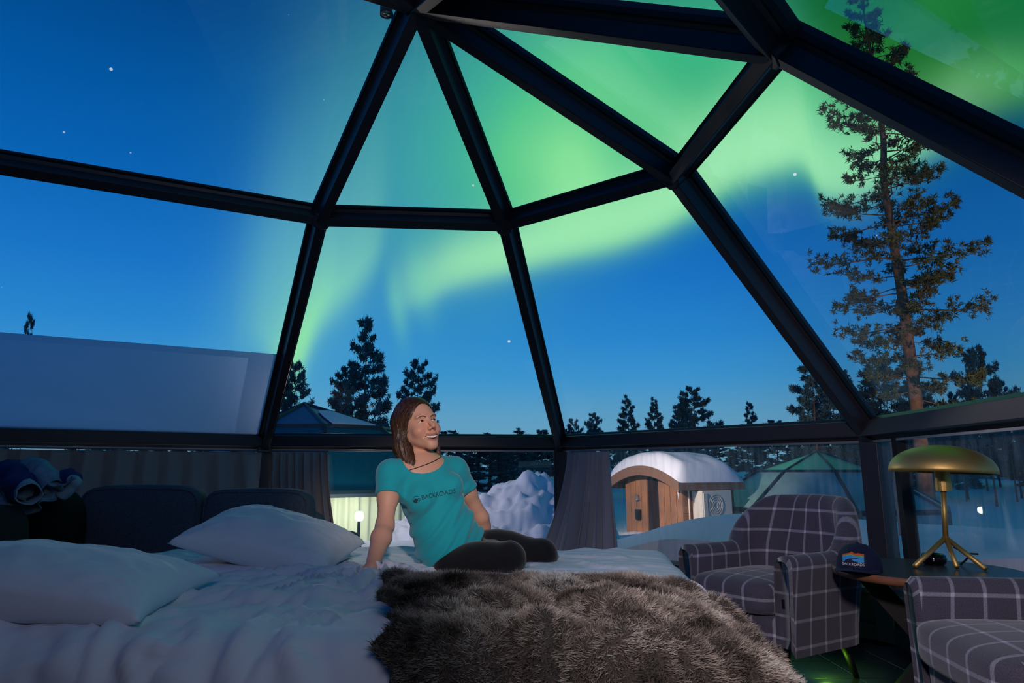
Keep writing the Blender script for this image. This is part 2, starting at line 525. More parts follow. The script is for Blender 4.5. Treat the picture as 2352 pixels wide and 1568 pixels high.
wall_n = lambda p, q: unit(V3(*((p + q) / 2 - DC)[:2], 0))
for p, n in ((nA, nA - DC), (nB, nB - DC), (nC, nC - DC), (nD, nD - DC), (nZ, V3(-.5, .86, 0))):   # posts
    w = unit(V3(n[0], n[1], 0)); u = V3(w[1], -w[0], 0)
    o = MB().prism([(-.06, .04), (-.06, -.08), (.06, -.08), (.06, .04)], V3(p[0], p[1], .0), V3(p[0], p[1], RZ), u, w).build('trim_%d' % k, M['metal'], bevel=(.006, 2)); k += 1
    o['kind'] = 'structure'
# second, pale post beside the corner post and its dark jamb
d = unit(nD - nC); w = wall_n(nC, nD)
o = MB().prism([(-.022, .02), (-.022, -.03), (.022, -.03), (.022, .02)], V3(*(nC + d * .24)[:2], .62), V3(*(nC + d * .24)[:2], RZ - .06), d, w).build('trim_%d' % k, M['alu'], bevel=(.004, 2)); k += 1
o['kind'] = 'structure'
o = MB().prism([(-.03, .02), (-.03, -.05), (.03, -.05), (.03, .02)], V3(*(nC + d * .31)[:2], .25), V3(*(nC + d * .31)[:2], RZ - .06), d, w).build('trim_%d' % k, M['rubber'], bevel=(.004, 2)); k += 1
o['kind'] = 'structure'
# sills, lower walls
walls = [(nZ, nA, 'left'), (nA, nB, 'front'), (nB, nC, 'front_right'), (nC, nD, 'right'), (nD, nJ, 'right_rear')]
for p, q, side in walls:
    d = unit(q - p); w = wall_n(p, q); L_ = np.linalg.norm((q - p)[:2])
    z = lambda v, h: V3(v[0], v[1], h)
    o = MB().prism([(0, .08), (0, -.03), (SILL - .03, -.03), (SILL - .03, .08)], z(p, 0), z(q, 0), V3(0, 0, 1), w).build('wall_' + side, M['wall']); o['kind'] = 'structure'
    o = MB().prism([(SILL - .03, .10), (SILL - .03, -.10), (SILL, -.10), (SILL, .10)], z(p, 0), z(q, 0), V3(0, 0, 1), w).build('trim_%d' % k, M['metal'], bevel=(.004, 2)); k += 1; o['kind'] = 'structure'
    o = MB().prism([(0, -.03), (0, -.045), (.09, -.045), (.10, -.03)], z(p, 0), z(q, 0), V3(0, 0, 1), w).build('baseboard_' + side, M['wall'], bevel=(.003, 2)); o['kind'] = 'structure'
    # thin aluminium strip under the rail
    o = MB().prism([(RZ - .085, -.035), (RZ - .085, -.05), (RZ - .072, -.05), (RZ - .072, -.035)], z(p, 0), z(q, 0), V3(0, 0, 1), w).build('trim_%d' % k, M['alu']); k += 1; o['kind'] = 'structure'
# heater under the right window
d = unit(nD - nC); w = wall_n(nC, nD)


def pane(pts, name, m, t=.010, n=None):
    pts = [np.asarray(p, float) for p in pts]
    c = sum(pts) / len(pts)
    if n is None:
        n = unit(np.cross(pts[1] - pts[0], pts[-1] - pts[0]))
        if n @ (c - DC) < 0: n = -n
    a = pts; b = [p + n * t for p in pts]; m_ = len(pts)
    f = [tuple(range(m_))[::-1], tuple(range(m_, 2 * m_))] + [(i, (i + 1) % m_, m_ + (i + 1) % m_, m_ + i) for i in range(m_)]
    o = MB().add(np.array(a + b), f).build(name, M[m])
    o['kind'] = 'structure'
    return o


wn = 1
for pts in ([nP, nE, nF], [nP, nF, nG], [nP, nG, nH], [nP, nH, nI], [nE, nA, nB, nF], [nF, nB, nC, nG], [nG, nC, nD, nH], [nH, nD, nJ, nI], [nP, nQ, nY, nE], [nY, nZ, nA, nE]):
    w_ = pane(pts, 'window_%d' % wn, 'glass'); wn += 1
# frosted film on the foot of the left pane
a0, a1 = nA + (nE - nA) * .465, nZ + (nY - nZ) * .465
nn = unit(np.cross(nY - nZ, nA - nZ)); nn = nn if nn @ (nA - DC) > 0 else -nn
fp = [p - nn * .012 for p in (nZ + (nY - nZ) * .02, nA + (nE - nA) * .02, a0, a1)]
fo = MB().add(np.array(fp + [p + nn * .004 for p in fp]), [(3, 2, 1, 0), (4, 5, 6, 7), (0, 1, 5, 4), (1, 2, 6, 5), (2, 3, 7, 6), (3, 0, 4, 7)]).build('frosted_film', M['film'], w_)
fo['label'] = 'pale frosted privacy film on the foot of the pane'
for p, q, side in walls:
    pane([V3(p[0], p[1], SILL), V3(q[0], q[1], SILL), V3(q[0], q[1], RZ - .05), V3(p[0], p[1], RZ - .05)], 'window_%d' % wn, 'dusty' if side.startswith(('right', 'front_right')) else 'glass'); wn += 1

# solid rear of the hut behind the camera, and the end wall on the left
BY = -1.0
o = MB().add([(-6.2, BY, 0), (1.6, BY, 0), (1.6, BY, 2.45), (-6.2, BY, 2.45), (-6.2, BY - .1, 0), (1.6, BY - .1, 0), (1.6, BY - .1, 2.45), (-6.2, BY - .1, 2.45)], [(0, 1, 2, 3), (7, 6, 5, 4), (0, 3, 7, 4), (1, 5, 6, 2), (3, 2, 6, 7), (0, 4, 5, 1)]).build('wall_rear', M['wood_wall']); o['kind'] = 'structure'
o = MB().add([(nJ[0], nJ[1], 0), (1.6, BY, 0), (1.6, BY, 2.45), tuple(nI), tuple(nJ)], [(0, 1, 2, 3, 4)]).build('wall_rear_right', M['wood_wall']); o['kind'] = 'structure'
so = o.modifiers.new('t', 'SOLIDIFY'); so.thickness = .05
cR, cL = V3(1.6, BY, 2.45), V3(-6.2, BY, 2.45)
for pts in ([nP, nI, cR], [nP, cR, V3(-2.4, BY, 2.45)], [nP, V3(-2.4, BY, 2.45), nQ]):
    pane(pts, 'window_%d' % wn, 'glass', n=V3(0, -.3, .95)); wn += 1
for p, q in ((nP, cR), (nP, V3(-2.4, BY, 2.45)), (nI, cR), (nQ, V3(-2.4, BY, 2.45)), (V3(-2.4, BY, 2.45), cR)):
    beam(p, q, 'trim_%d' % k, SEC, n=V3(0, -.2, 1)); k += 1
o = MB().add([tuple(nQ), tuple(nY), tuple(cL), (-2.4, BY, 2.45)], [(0, 1, 2), (0, 2, 3)]).build('ceiling', M['wood_wall']); o['kind'] = 'structure'
so = o.modifiers.new('t', 'SOLIDIFY'); so.thickness = .05
o = MB().add([(nZ[0], nZ[1], 0), tuple(nZ), tuple(nY), (-6.2, BY, 2.45), (-6.2, BY, 0)], [(0, 1, 2, 3, 4)]).build('wall_end', M['wood_wall']); o['kind'] = 'structure'
so = o.modifiers.new('t', 'SOLIDIFY'); so.thickness = .05

# floor: slab and the tiles in sight beside the bed
fl = MB().add([(-6.4, BY - .1, -.03), (1.6, BY - .1, -.03), (nJ[0] + .1, nJ[1], -.03), (2.3, 1.5, -.03), (2.4, 4.3, -.03), (.5, 6.4, -.03), (-2.2, 6.1, -.03), (-5.7, 4.1, -.03)] , [(0, 1, 2, 3, 4, 5, 6, 7)]).build('floor', M['grout']); fl['kind'] = 'structure'
so = fl.modifiers.new('t', 'SOLIDIFY'); so.thickness = .4
tl = MB().box((0, 0, -.015), (.296, .296, .03)).build('tile', M['tile'], fl, bevel=(.003, 1))
first = True
for i in range(6):
    for j in range(10):
        x, y = .62 + i * .3, 1.55 + j * .3
        if y > 4.2: continue
        if first: tl.location = (x, y, 0); first = False; continue
        c = tl.copy(); c.location = (x, y, 0); COL.objects.link(c)

# ------------------------------------------------------------------ snow ground outside
def smooth(a, b, x): t = np.clip((x - a) / (b - a), 0, 1); return t * t * (3 - 2 * t)


rr = np.concatenate([np.linspace(2.6, 6, 22), np.linspace(6.3, 12, 18), np.geomspace(12.8, 160, 26)])
th = np.linspace(-pi, pi, 181)[:-1]
Rg, Tg = np.meshgrid(rr, th, indexing='ij')
X = DC[0] + Rg * np.sin(Tg); Y = DC[1] + Rg * np.cos(Tg)
deg = np.degrees(Tg)
bank = smooth(14, 34, deg) * (1 - smooth(112, 140, deg))
base = -.3 - .45 * smooth(10, 19, Rg) + 2.6 * smooth(34, 150, Rg)
base = np.where(Rg < 10, .22 + (-.3 - .22) * smooth(4.4, 10, Rg), base)
hump = (.42 + .13 * smooth(3.6, 4.6, Rg) + .16 * smooth(62, 85, deg)) - 1.0 * smooth(4.9, 9.0, Rg)
nz = fbm(np.stack([X * .5, Y * .5, X * 0], -1), 4, 2.0)
Z = base * (1 - bank) + np.where(Rg < 9, hump, base) * bank + nz * (.05 + .12 * smooth(5, 14, Rg))
foot = [nJ, nD, nC, nB, nA, nZ, V3(-6.3, -1.2, 0), V3(1.6, -1.2, 0)]
fx = DC[:2] + (np.array([q[:2] for q in foot]) - DC[:2]) * 1.04
ins = np.zeros(X.shape, bool)
for i in range(len(fx)):
    (xa, ya), (xb, yb) = fx[i], fx[(i + 1) % len(fx)]
    ins ^= ((ya > Y) != (yb > Y)) & (X < (xb - xa) * (Y - ya) / (yb - ya + 1e-12) + xa)
Z = np.where(ins, -.6, Z)
gm = MB(); gm.grid(np.stack([X, Y, Z], -1), wrap_v=True, flip=True)
g = gm.build('ground', M['snow'], smooth=True); g['kind'] = 'structure'
GB = BVHTree.FromPolygons(np.stack([X, Y, Z], -1).reshape(-1, 3).tolist(), gm.f)


def gz(x, y):
    h = GB.ray_cast(Vector((x, y, 50)), Vector((0, 0, -1)))
    return h[0].z if h[0] is not None else -.5

# ------------------------------------------------------------------ trees
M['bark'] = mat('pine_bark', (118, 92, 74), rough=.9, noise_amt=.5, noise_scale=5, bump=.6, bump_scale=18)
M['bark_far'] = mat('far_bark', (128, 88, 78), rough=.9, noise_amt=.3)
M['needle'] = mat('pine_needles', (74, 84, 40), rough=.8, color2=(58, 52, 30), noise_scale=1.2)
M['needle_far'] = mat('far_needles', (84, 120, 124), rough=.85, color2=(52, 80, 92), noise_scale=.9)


def tuft_tris(rs, C, D, n, ln, wd):
    """n thin needles round each centre C (k,3), leaning along D."""
    k = len(C)
    d = rs.normal(size=(k, n, 3)); d /= np.linalg.norm(d, axis=2, keepdims=True)
    d = d + D[:, None] * .55; d /= np.linalg.norm(d, axis=2, keepdims=True)
    s = np.cross(d, rs.normal(size=(k, n, 3))); s /= np.linalg.norm(s, axis=2, keepdims=True)
    l = ln * rs.uniform(.6, 1.15, (k, n, 1))
    a = C[:, None] + rs.normal(size=(k, n, 3)) * ln * .22
    P = np.stack([a - s * wd, a + s * wd, a + d * l], 2).reshape(-1, 3)
    return P


def branch_paths(rs, h, base_frac, width, count, droop=.12, top_round=.5):
    out = []
    for i in range(count):
        t = (i + rs.uniform(0, 1)) / count                       # 0 foot of the crown, 1 tip
        z = h * (base_frac + (1 - base_frac) * t)
        prof = (1 - t ** 2.2) * (.45 + .55 * min(1, t * 3 + .25)) if top_round else (1 - t)
        L = width * (.18 + .95 * prof) * rs.uniform(.55, 1.15)
        if t > .96: L = width * .2
        az = i * 2.39996 + rs.uniform(-.6, .6)
        up = -droop + .55 * t + rs.uniform(-.12, .12)
        n = 6; s = np.linspace(0, 1, n)
        r = L * s
        zz = z + L * (up * s - .18 * s ** 2 + .22 * s ** 3.5)
        wob = np.cumsum(rs.normal(size=n) * .035 * L)
        P = np.stack([r * cos(az) - wob * sin(az), r * sin(az) + wob * cos(az), zz], -1)
        out.append((t, L, P))
    return out


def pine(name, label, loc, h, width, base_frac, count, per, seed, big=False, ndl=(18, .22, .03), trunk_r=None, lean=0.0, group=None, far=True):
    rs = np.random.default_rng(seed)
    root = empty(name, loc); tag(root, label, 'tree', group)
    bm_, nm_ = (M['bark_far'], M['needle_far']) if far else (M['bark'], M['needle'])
    tr = trunk_r or h * .013
    zs = np.linspace(0, 1, 14)
    tp = np.stack([np.cumsum(rs.normal(size=14) * .004 * h) * zs + lean * zs * h, np.cumsum(rs.normal(size=14) * .004 * h) * zs, zs * h - .3], -1)
    off = lambda z: np.array([np.interp(z, tp[:, 2], tp[:, 0]), np.interp(z, tp[:, 2], tp[:, 1]), 0])
    MB().tube(tp, tr * (1 - zs * .88) * (1 + .25 * np.exp(-zs * 30)), 10 if big else 6).build('trunk', bm_, root, smooth=True, local=True)
    fol = MB(); limb = MB()
    for t, L, P in branch_paths(rs, h, base_frac, width, count):
        P = P + off(P[0, 2])
        br = MB() if big else limb
        b_r = max(.012, L * .014)
        br.tube(P, np.linspace(b_r, b_r * .3, len(P)), 5 if big else 4, caps=False)
        nb = max(3, int(per * L / width))
        s = rs.uniform(.34, 1.02, nb) ** .8
        C = np.stack([np.interp(s, np.linspace(0, 1, len(P)), P[:, k]) for k in range(3)], -1)
        side = np.cross(P[-1] - P[0], [0, 0, 1.]); side /= np.linalg.norm(side) + 1e-9
        spread = .30 * L * (1.15 - s * .75)
        C = C + side * (rs.normal(size=nb) * spread * .8)[:, None] + np.array([0, 0, 1.]) * (rs.normal(size=nb) * .06 * L + .02)[:, None]
        D = np.tile(unit(P[-1] - P[0]) + np.array([0, 0, .5]), (nb, 1))
        T = tuft_tris(rs, C, D, *ndl)
        f = [(i, i + 1, i + 2) for i in range(0, len(T), 3)]
        if big:
            o = br.build('branch', bm_, root, local=True)
            lf = MB().add(T, f).build('foliage', nm_, o, local=True); lf['kind'] = 'stuff'
        else: fol.add(T, f)
    if not big:
        limb.build('limb', bm_, root, local=True)
        o = fol.build('foliage', nm_, root, local=True); o['kind'] = 'stuff'
    return root


p = at_y(2112, 1000, 22.0)
pine('pine_tree', 'tall pine with a lamplit orange trunk right beyond the right window', (p[0], 22.0, -.5), 19.0, 2.25, .20, 110, 40, 3, big=True, ndl=(17, .17, .020), trunk_r=.25, far=False)
protos = []


def put(px, top, d, wpx, kind, label, group=None, base=-.6):
    """One of five pine shapes stood at distance d, its tip seen at pixel row top."""
    tip = at_y(px, top, d); h = tip[2] - base
    w = wpx / 1549 * d / 2
    spec = [(8.0, 1.5, .22, 46, 34), (8.0, 2.3, .30, 42, 44), (8.0, 1.25, .12, 54, 32), (8.0, 1.9, .36, 40, 42), (8.0, 2.6, .42, 38, 56)][kind]
    while len(protos) <= kind: protos.append(None)
    if protos[kind] is None:
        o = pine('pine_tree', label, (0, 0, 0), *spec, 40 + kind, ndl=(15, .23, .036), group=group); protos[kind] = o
    else:
        o = copy_tree(protos[kind])
    o.location = (tip[0], d, base); s = h / 8.0; sx = w / spec[1]
    o.scale = (sx, sx, s); o.rotation_euler = (0, 0, random.uniform(0, 6))
    tag(o, label, 'tree', group)
    if not group and 'group' in o: del o['group']
    return o


put(683, 838, 26, 120, 1, 'dark pine rising over the left end of the neighbouring glass dome')
put(848, 738, 27, 120, 0, 'tallest dark pine behind the head of the woman on the left')
put(798, 850, 29, 110, 3, 'bushy lower pine leaning against the tallest dark pine on its left')
put(965, 832, 31, 115, 1, 'dark pine directly behind the head of the woman')
put(68, 728, 24, 46, 0, 'pine tip showing just above the frosted film, far left')
put(1440, 915, 44, 62, 2, 'slim pointed pine, first of the two upright ones above the snowy hut')
put(1502, 919, 45, 56, 2, 'slim pine just right of the first pointed one above the hut')
put(1592, 893, 45, 118, 3, 'widest dark pine of the middle row, over the roof of the snowy hut')
put(1570, 930, 57, 80, 1, 'lower pine tucked behind the widest pine of the middle row')
put(1718, 928, 45, 52, 0, 'lone small pine right of the widest pine of the middle row')
put(1360, 952, 44, 66, 3, 'small pine just right of the middle window post')
put(1318, 965, 46, 60, 1, 'low pine half hidden by the middle window post')
put(1855, 805, 30, 120, 0, 'dark pine crossed by the slanting beam, left of the lamplit pine')
put(1905, 835, 36, 130, 1, 'bushy pine close right of the slanting beam')
put(2010, 828, 38, 150, 3, 'broad dark pine behind the trunk of the lamplit pine')
put(2090, 880, 37, 120, 4, 'low dark pine just behind the lamplit trunk')
put(2243, 805, 34, 130, 4, 'flat-topped pine right of the lamplit pine')
put(2190, 905, 40, 70, 1, 'small pine between the lamplit trunk and the flat-topped pine')
put(2300, 880, 38, 80, 3, 'pine at the right edge beside the flat-topped one')
put(1125, 1000, 40, 130, 2, 'green pine seen under the rail right of the woman')
put(1180, 1005, 50, 110, 0, 'second green pine under the rail right of the woman')
put(1245, 995, 44, 90, 2, 'pine under the rail above the peak of the snow pile')
n = 0
for i in range(36):
    az = -34 + 72 * (i + .25 + .5 * random.random()) / 36
    d = 60 + (i % 3) * 10 + random.uniform(-1, 1)
    px = 1176 + 1549 * math.tan(R(az))
    top = random.uniform(985, 1030) - (26 if az > 20 else 0)
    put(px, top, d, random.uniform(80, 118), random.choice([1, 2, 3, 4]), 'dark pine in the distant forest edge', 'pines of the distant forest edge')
for i in range(13):
    d = 42 + (i % 3) * 7 + random.uniform(-.6, .6); px = 1965 + i * 40 + random.uniform(-8, 8)
    put(px, random.uniform(960, 1030), d, random.uniform(80, 120), random.choice([0, 2, 3]), 'dark pine seen through the dusty right pane', 'pines through the dusty right pane')

# ------------------------------------------------------------------ snow pile
def snow_pile():
    n = 150
    c = np.array([.26, 9.4]); rx, ry = 1.55, 1.9
    u, v = np.meshgrid(np.linspace(-1.25, 1.25, n), np.linspace(-1.25, 1.25, n), indexing='ij')
    X_, Y_ = c[0] + u * rx, c[1] + v * ry
    ur = np.maximum(u - .02, 0); ul = np.maximum(.02 - u, 0)
    d = np.sqrt((.38 * ur + 2.2 * np.maximum(ur - .55, 0)) ** 2 + (.42 * ul) ** 2 + v ** 2)
    prof = np.clip(1.0 - d ** 1.12, -.4, 1)
    side = np.exp(-((u - .35) ** 2 + v ** 2) / .12) * .10
    pk = np.exp(-(((X_ - .20) / .28) ** 2 + ((Y_ - 9.1) / .4) ** 2)) * .16
    H = 1.20 * prof + side + pk
    P = np.stack([X_ * 2.2, Y_ * 2.2, H * 2.2], -1)
    H += (np.abs(fbm(P, 4, 5.0)) * .20 - .06 + fbm(P * 2.6, 4, 8.0) * .05 + np.abs(fbm(P * 7.0, 2, 9.0)) * .010) * np.clip(prof + .5, 0, 1)
    Zg = np.full_like(H, -.33)
    o = MB().grid(np.stack([X_, Y_, Zg + np.maximum(H, -.25)], -1)).build('snow_pile', M['snow'], smooth=True)
    tag(o, 'lumpy heap of cleared snow behind the woman, beside the tied curtain', 'snow pile')
snow_pile()

# ------------------------------------------------------------------ neighbouring glass domes
M['far_glass'] = mat('far_dome_glass', (24, 66, 112), rough=.28, spec=.4)  # sky reflection put into the blue base colour of the top facets
M['far_glass_teal'] = mat('far_dome_teal_glass', (10, 84, 112), rough=.3, spec=.3)  # dark teal reflection put into the base colour of the panes
M['far_glass_pale'] = mat('far_dome_frosted_glass', (150, 186, 186), rough=.45, spec=.4, noise_amt=.25, noise_scale=2)
M['mint'] = mat('mint_frosted_glass', (92, 190, 158), rough=.4)  # aurora reflection painted as an even green on the top facets
M['far_frame'] = mat('far_dome_frame', (20, 40, 54), rough=.5)
M['lit_curtain'] = mat('lit_curtain', (200, 205, 180), rough=.9)
M['glow'] = mat('lamp_globe', (255, 250, 240), emit=(255, 250, 235), emit_s=14)


def far_dome(label, c, R0, R1, zf, zs, zr, zh, za, rot, upper, lower, top, ridge=0.0):
    root = empty('glass_dome', (c[0], c[1], zf)); tag(root, label, 'glass dome')
    a = [R(rot + 45 * i) for i in range(8)]
    Q = lambda r, i, z: np.array([c[0] + r * sin(a[i % 8]), c[1] + r * cos(a[i % 8]), z])
    ap = np.array([c[0] - ridge, c[1], za])
    ctr = np.array([c[0], c[1], zr])

    def quad(pts, m, name='pane', t=.03):
        pts = [np.asarray(p) for p in pts]; n = unit(np.cross(pts[1] - pts[0], pts[-1] - pts[0])); cc = sum(pts) / len(pts)
        if n @ (cc - ctr) < 0: n = -n
        k_ = len(pts)
        return MB().add(np.array(pts + [p - n * t for p in pts]), [tuple(range(k_)), tuple(range(2 * k_ - 1, k_ - 1, -1))] + [(i, (i + 1) % k_, k_ + (i + 1) % k_, k_ + i) for i in range(k_)]).build(name, M[m], root)
    for i in range(8):
        quad([Q(R0, i, zr), Q(R0, i + 1, zr), Q(R1, i + 1, zh), Q(R1, i, zh)], upper(i))
        quad([Q(R1, i, zh), Q(R1, i + 1, zh), ap], top(i))
        quad([Q(R0, i, zf), Q(R0, i + 1, zf), Q(R0, i + 1, zs), Q(R0, i, zs)], 'far_frame', 'wall_panel')
        lw = lower(i)
        if lw: quad([Q(R0, i, zs), Q(R0, i + 1, zs), Q(R0, i + 1, zr), Q(R0, i, zr)], lw)
        for p, q, w_ in ((Q(R0, i, zr), Q(R0, i + 1, zr), .07), (Q(R1, i, zh), Q(R1, i + 1, zh), .05), (Q(R0, i, zr), Q(R1, i, zh), .05), (Q(R1, i, zh), ap, .04), (Q(R0, i, zf), Q(R0, i, zr), .07)):
            MB().tube([p, q], w_, 6).build('beam', M['far_frame'], root)
    return root, Q


root1, Q1 = far_dome('neighbouring dark glass dome with a lit curtained window behind the woman', (-4.1, 14.6), 3.2, 1.6, -.55, -.30, .60, 1.84, 2.42, 27,
                     lambda i: 'far_glass_teal', lambda i: None if i == 2 else 'far_glass_teal', lambda i: 'far_glass', ridge=.4)
# lit window: curtain behind clear glass, with a lamp
for i in (2,):
    p, q = Q1(3.2, i, -.30), Q1(3.2, i + 1, -.30)
    n_ = 90; s = np.linspace(0, 1, n_); w = unit(np.array([-4.1, 14.6, -.3]) - (p + q) / 2); w[2] = 0
    base_ = p[None] + (q - p)[None] * s[:, None] + w * (.14 + .035 * np.sin(s * 75) + .015 * np.sin(s * 31))[:, None]
    top_ = base_.copy(); top_[:, 2] = .56
    co = MB().grid(np.stack([base_, top_], 1)).build('curtain', M['lit_curtain'], root1, smooth=True)
    a = MB().add(np.array([p + w * .02, q + w * .02, q * [1, 1, 0] + [0, 0, .6] + w * .02, p * [1, 1, 0] + [0, 0, .6] + w * .02]), [(0, 1, 2, 3)]).build('pane', M['glass'], root1)
    MB().box((p + q) / 2 + np.array([0, 0, .86]), (.06, .06, .03)).build('window_head', M['alu'], root1)
s_ = Q1(3.2, 3, 1.84); e_ = Q1(1.6, 3, 1.84)
# snow left on one upper facet
pa, pb, pc_ = Q1(1.6, 2, 1.84), Q1(1.6, 3, 1.84), np.array([-4.5, 14.6, 2.42])
n_ = unit(np.cross(pb - pa, pc_ - pa)); n_ = n_ if n_[2] > 0 else -n_
pts = [pa * .93 + pc_ * .05 + pb * .02, pb * .80 + pa * .15 + pc_ * .05, pb * .55 + pc_ * .35 + pa * .1, pb * .3 + pc_ * .6 + pa * .1, pc_ * .62 + pa * .33 + pb * .05, pa * .6 + pc_ * .36 + pb * .04]
k_ = len(pts)
MB().add(np.array([p + n_ * .01 for p in pts] + [p + n_ * .05 for p in pts]), [tuple(range(k_))[::-1], tuple(range(k_, 2 * k_))] + [(i, (i + 1) % k_, k_ + (i + 1) % k_, k_ + i) for i in range(k_)]).build('snow_patch', M['snow'], root1, bevel=(.02, 2))

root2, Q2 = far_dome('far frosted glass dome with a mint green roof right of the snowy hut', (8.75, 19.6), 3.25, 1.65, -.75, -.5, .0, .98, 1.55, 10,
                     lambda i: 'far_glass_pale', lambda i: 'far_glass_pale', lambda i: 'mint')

# glowing globe for the glare in the dome window, on an added post
po = at_y(825, 1186, 11.0)
lr = empty('garden_lamp', (po[0], 11.0, gz(po[0], 11.0))); tag(lr, 'glaring white lamp on a low post before the lit dome window', 'lamp')
MB().tube([(0, 0, -.15), (0, 0, po[2] - gz(po[0], 11.0) - .06)], .025, 8).build('post', M['far_frame'], lr, local=True)
MB().lathe([(.001, .085), (.05, .07), (.068, .02), (.070, -.02), (.05, -.06), (.001, -.075)], 20, (0, 0, po[2] - gz(po[0], 11.0))).build('globe', M['glow'], lr, smooth=True, local=True)

# ------------------------------------------------------------------ wooden entrance hut with a barrel roof
M['hut_wood'] = mat('hut_wood', (168, 118, 84), rough=.7, noise_amt=.25, noise_scale=3)
M['hut_trim'] = mat('hut_trim', (128, 96, 78), rough=.7)
M['hut_door'] = mat('hut_door', (38, 20, 18), rough=.6, noise_amt=.3)
M['ac_white'] = mat('ac_casing', (222, 216, 204), rough=.5)
M['ac_grille'] = mat('ac_grille', (206, 201, 189), rough=.6)
M['dark'] = mat('dark_plastic', (24, 24, 28), rough=.5)


def hut():
    c = at_y(1497, 1200, 18.3)
    ang = R(57)
    f = np.array([-sin(ang), -cos(ang), 0])       # out of the front
    s = np.array([cos(ang), -sin(ang), 0])        # to the right along the front
    zb = -.78
    o0 = np.array([c[0] + .05, 18.3, zb])
    root = empty('wooden_hut', tuple(o0)); tag(root, 'small brown wooden hut under a thick snow-covered barrel roof', 'hut')
    P = lambda u, v, z: o0 + s * u - f * v + np.array([0, 0, z])       # v: back from the front
    W, Ln, ev, tp_ = 1.05, 1.95, 1.42, 1.86
    roof = lambda u, add=0.0: ev + (tp_ - ev) * max(0, 1 - (u / (W + .32)) ** 2) + add
    # front wall: boards as single planks
    ne = 10
    us = np.linspace(-W, W, ne + 1)
    for i in range(ne):
        u0, u1 = us[i] + .008, us[i + 1] - .008
        if u0 > -.30 and u1 < .38: continue
        MB().add(np.array([P(u0, .0, 0), P(u1, .0, 0), P(u1, .0, roof(u1) - .02), P(u0, .0, roof(u0) - .02), P(u0, .06, 0), P(u1, .06, 0), P(u1, .06, roof(u1) - .02), P(u0, .06, roof(u0) - .02)]), [(0, 1, 2, 3), (7, 6, 5, 4), (0, 3, 7, 4), (1, 5, 6, 2), (3, 2, 6, 7), (0, 4, 5, 1)]).build('plank', M['hut_wood'], root)
    # door with an arched head
    dn = 10; du = np.linspace(-.28, .36, dn)
    dh = lambda u: 1.52 + .14 * (1 - ((u - .04) / .32) ** 2)
    top = [P(u, .05, dh(u)) for u in du]; topb = [P(u, .1, dh(u)) for u in du]; bot = [P(u, .05, .05) for u in du]; botb = [P(u, .1, .05) for u in du]
    G = np.array([[a_, b_, c_, d_] for a_, b_, c_, d_ in zip(bot, top, topb, botb)])
    d_ = MB().grid(G, wrap_v=True).build('door', M['hut_door'], root)
    MB().tube([P(.28, .02, .85), P(.28, .02, 1.0)], .015, 8).build('door_handle', M['alu'], d_)
    MB().add(np.array([P(-.30, .055, 1.5), P(.38, .055, 1.5), P(.38, .055, 1.84), P(-.30, .055, 1.80), P(-.3, .1, 1.5), P(.38, .1, 1.5), P(.38, .1, 1.84), P(-.3, .1, 1.8)]), [(0, 1, 2, 3), (7, 6, 5, 4)]).build('door_head', M['hut_wood'], root)
    # side walls of long horizontal boards
    for sd in (-1, 1):
        for i in range(8):
            z0, z1 = i * .18 + .004, (i + 1) * .18 - .004
            MB().add(np.array([P(sd * W, v, z) for v, z in ((.02, z0), (Ln, z0), (Ln, z1), (.02, z1))] + [P(sd * (W - .05), v, z) for v, z in ((.02, z0), (Ln, z0), (Ln, z1), (.02, z1))]), [(0, 1, 2, 3), (7, 6, 5, 4), (0, 3, 7, 4), (1, 5, 6, 2), (3, 2, 6, 7), (0, 4, 5, 1)]).build('plank', M['hut_wood'], root)
    # roof shell and arched barge board
    uu = np.linspace(-W - .30, W + .30, 25)
    G = np.array([[P(u, -.40, roof(u)), P(u, Ln + .1, roof(u)), P(u, Ln + .1, roof(u) + .05), P(u, -.40, roof(u) + .05)] for u in uu])
    MB().grid(G, wrap_v=True).build('roof', M['hut_trim'], root, smooth=False)
    G = np.array([[P(u, -.44, roof(u) - .20), P(u, -.44, roof(u) + .05), P(u, -.38, roof(u) + .05), P(u, -.38, roof(u) - .20)] for u in uu])
    MB().grid(G, wrap_v=True).build('barge_board', M['hut_trim'], root)
    for sd in (-1, 1):
        G = [P(sd * (W + .30), -.42, roof(W + .30) - .14), P(sd * (W + .30), Ln + .1, roof(W + .3) - .14), P(sd * (W + .30), Ln + .1, roof(W + .3) + .05), P(sd * (W + .30), -.42, roof(W + .3) + .05)]
        MB().add(np.array(G + [g_ - s * sd * .04 for g_ in G]), [(0, 1, 2, 3), (7, 6, 5, 4), (0, 3, 7, 4), (1, 5, 6, 2), (3, 2, 6, 7), (0, 4, 5, 1)]).build('fascia', M['hut_trim'], root)
    # snow on the roof
    nu, nv = 30, 26; uu = np.linspace(-1, 1, nu); vv = np.linspace(0, 1, nv)
    G = np.zeros((nu, nv, 3)); Gb = np.zeros((nu, nv, 3))
    for i, u in enumerate(uu):
        for j, v in enumerate(vv):
            e = min(1, (1 - abs(u)) * 7) ** .5 * min(1, (v * 9 + .0)) ** .5 * min(1, (1 - v) * 5) ** .5
            th_ = .05 + .36 * e + .05 * noise.noise(Vector((u * 3, v * 5, 2)))*e
            q = u * (W + .30)
            G[i, j] = P(q * (1 + .04 * e), -.42 + v * (Ln + .5), roof(q) + th_); Gb[i, j] = P(q, -.42 + v * (Ln + .5), roof(q) + .05)
    mb = MB().grid(G); mb.grid(Gb, flip=True)
    mb.build('roof_snow', M['snow'], root, smooth=True)
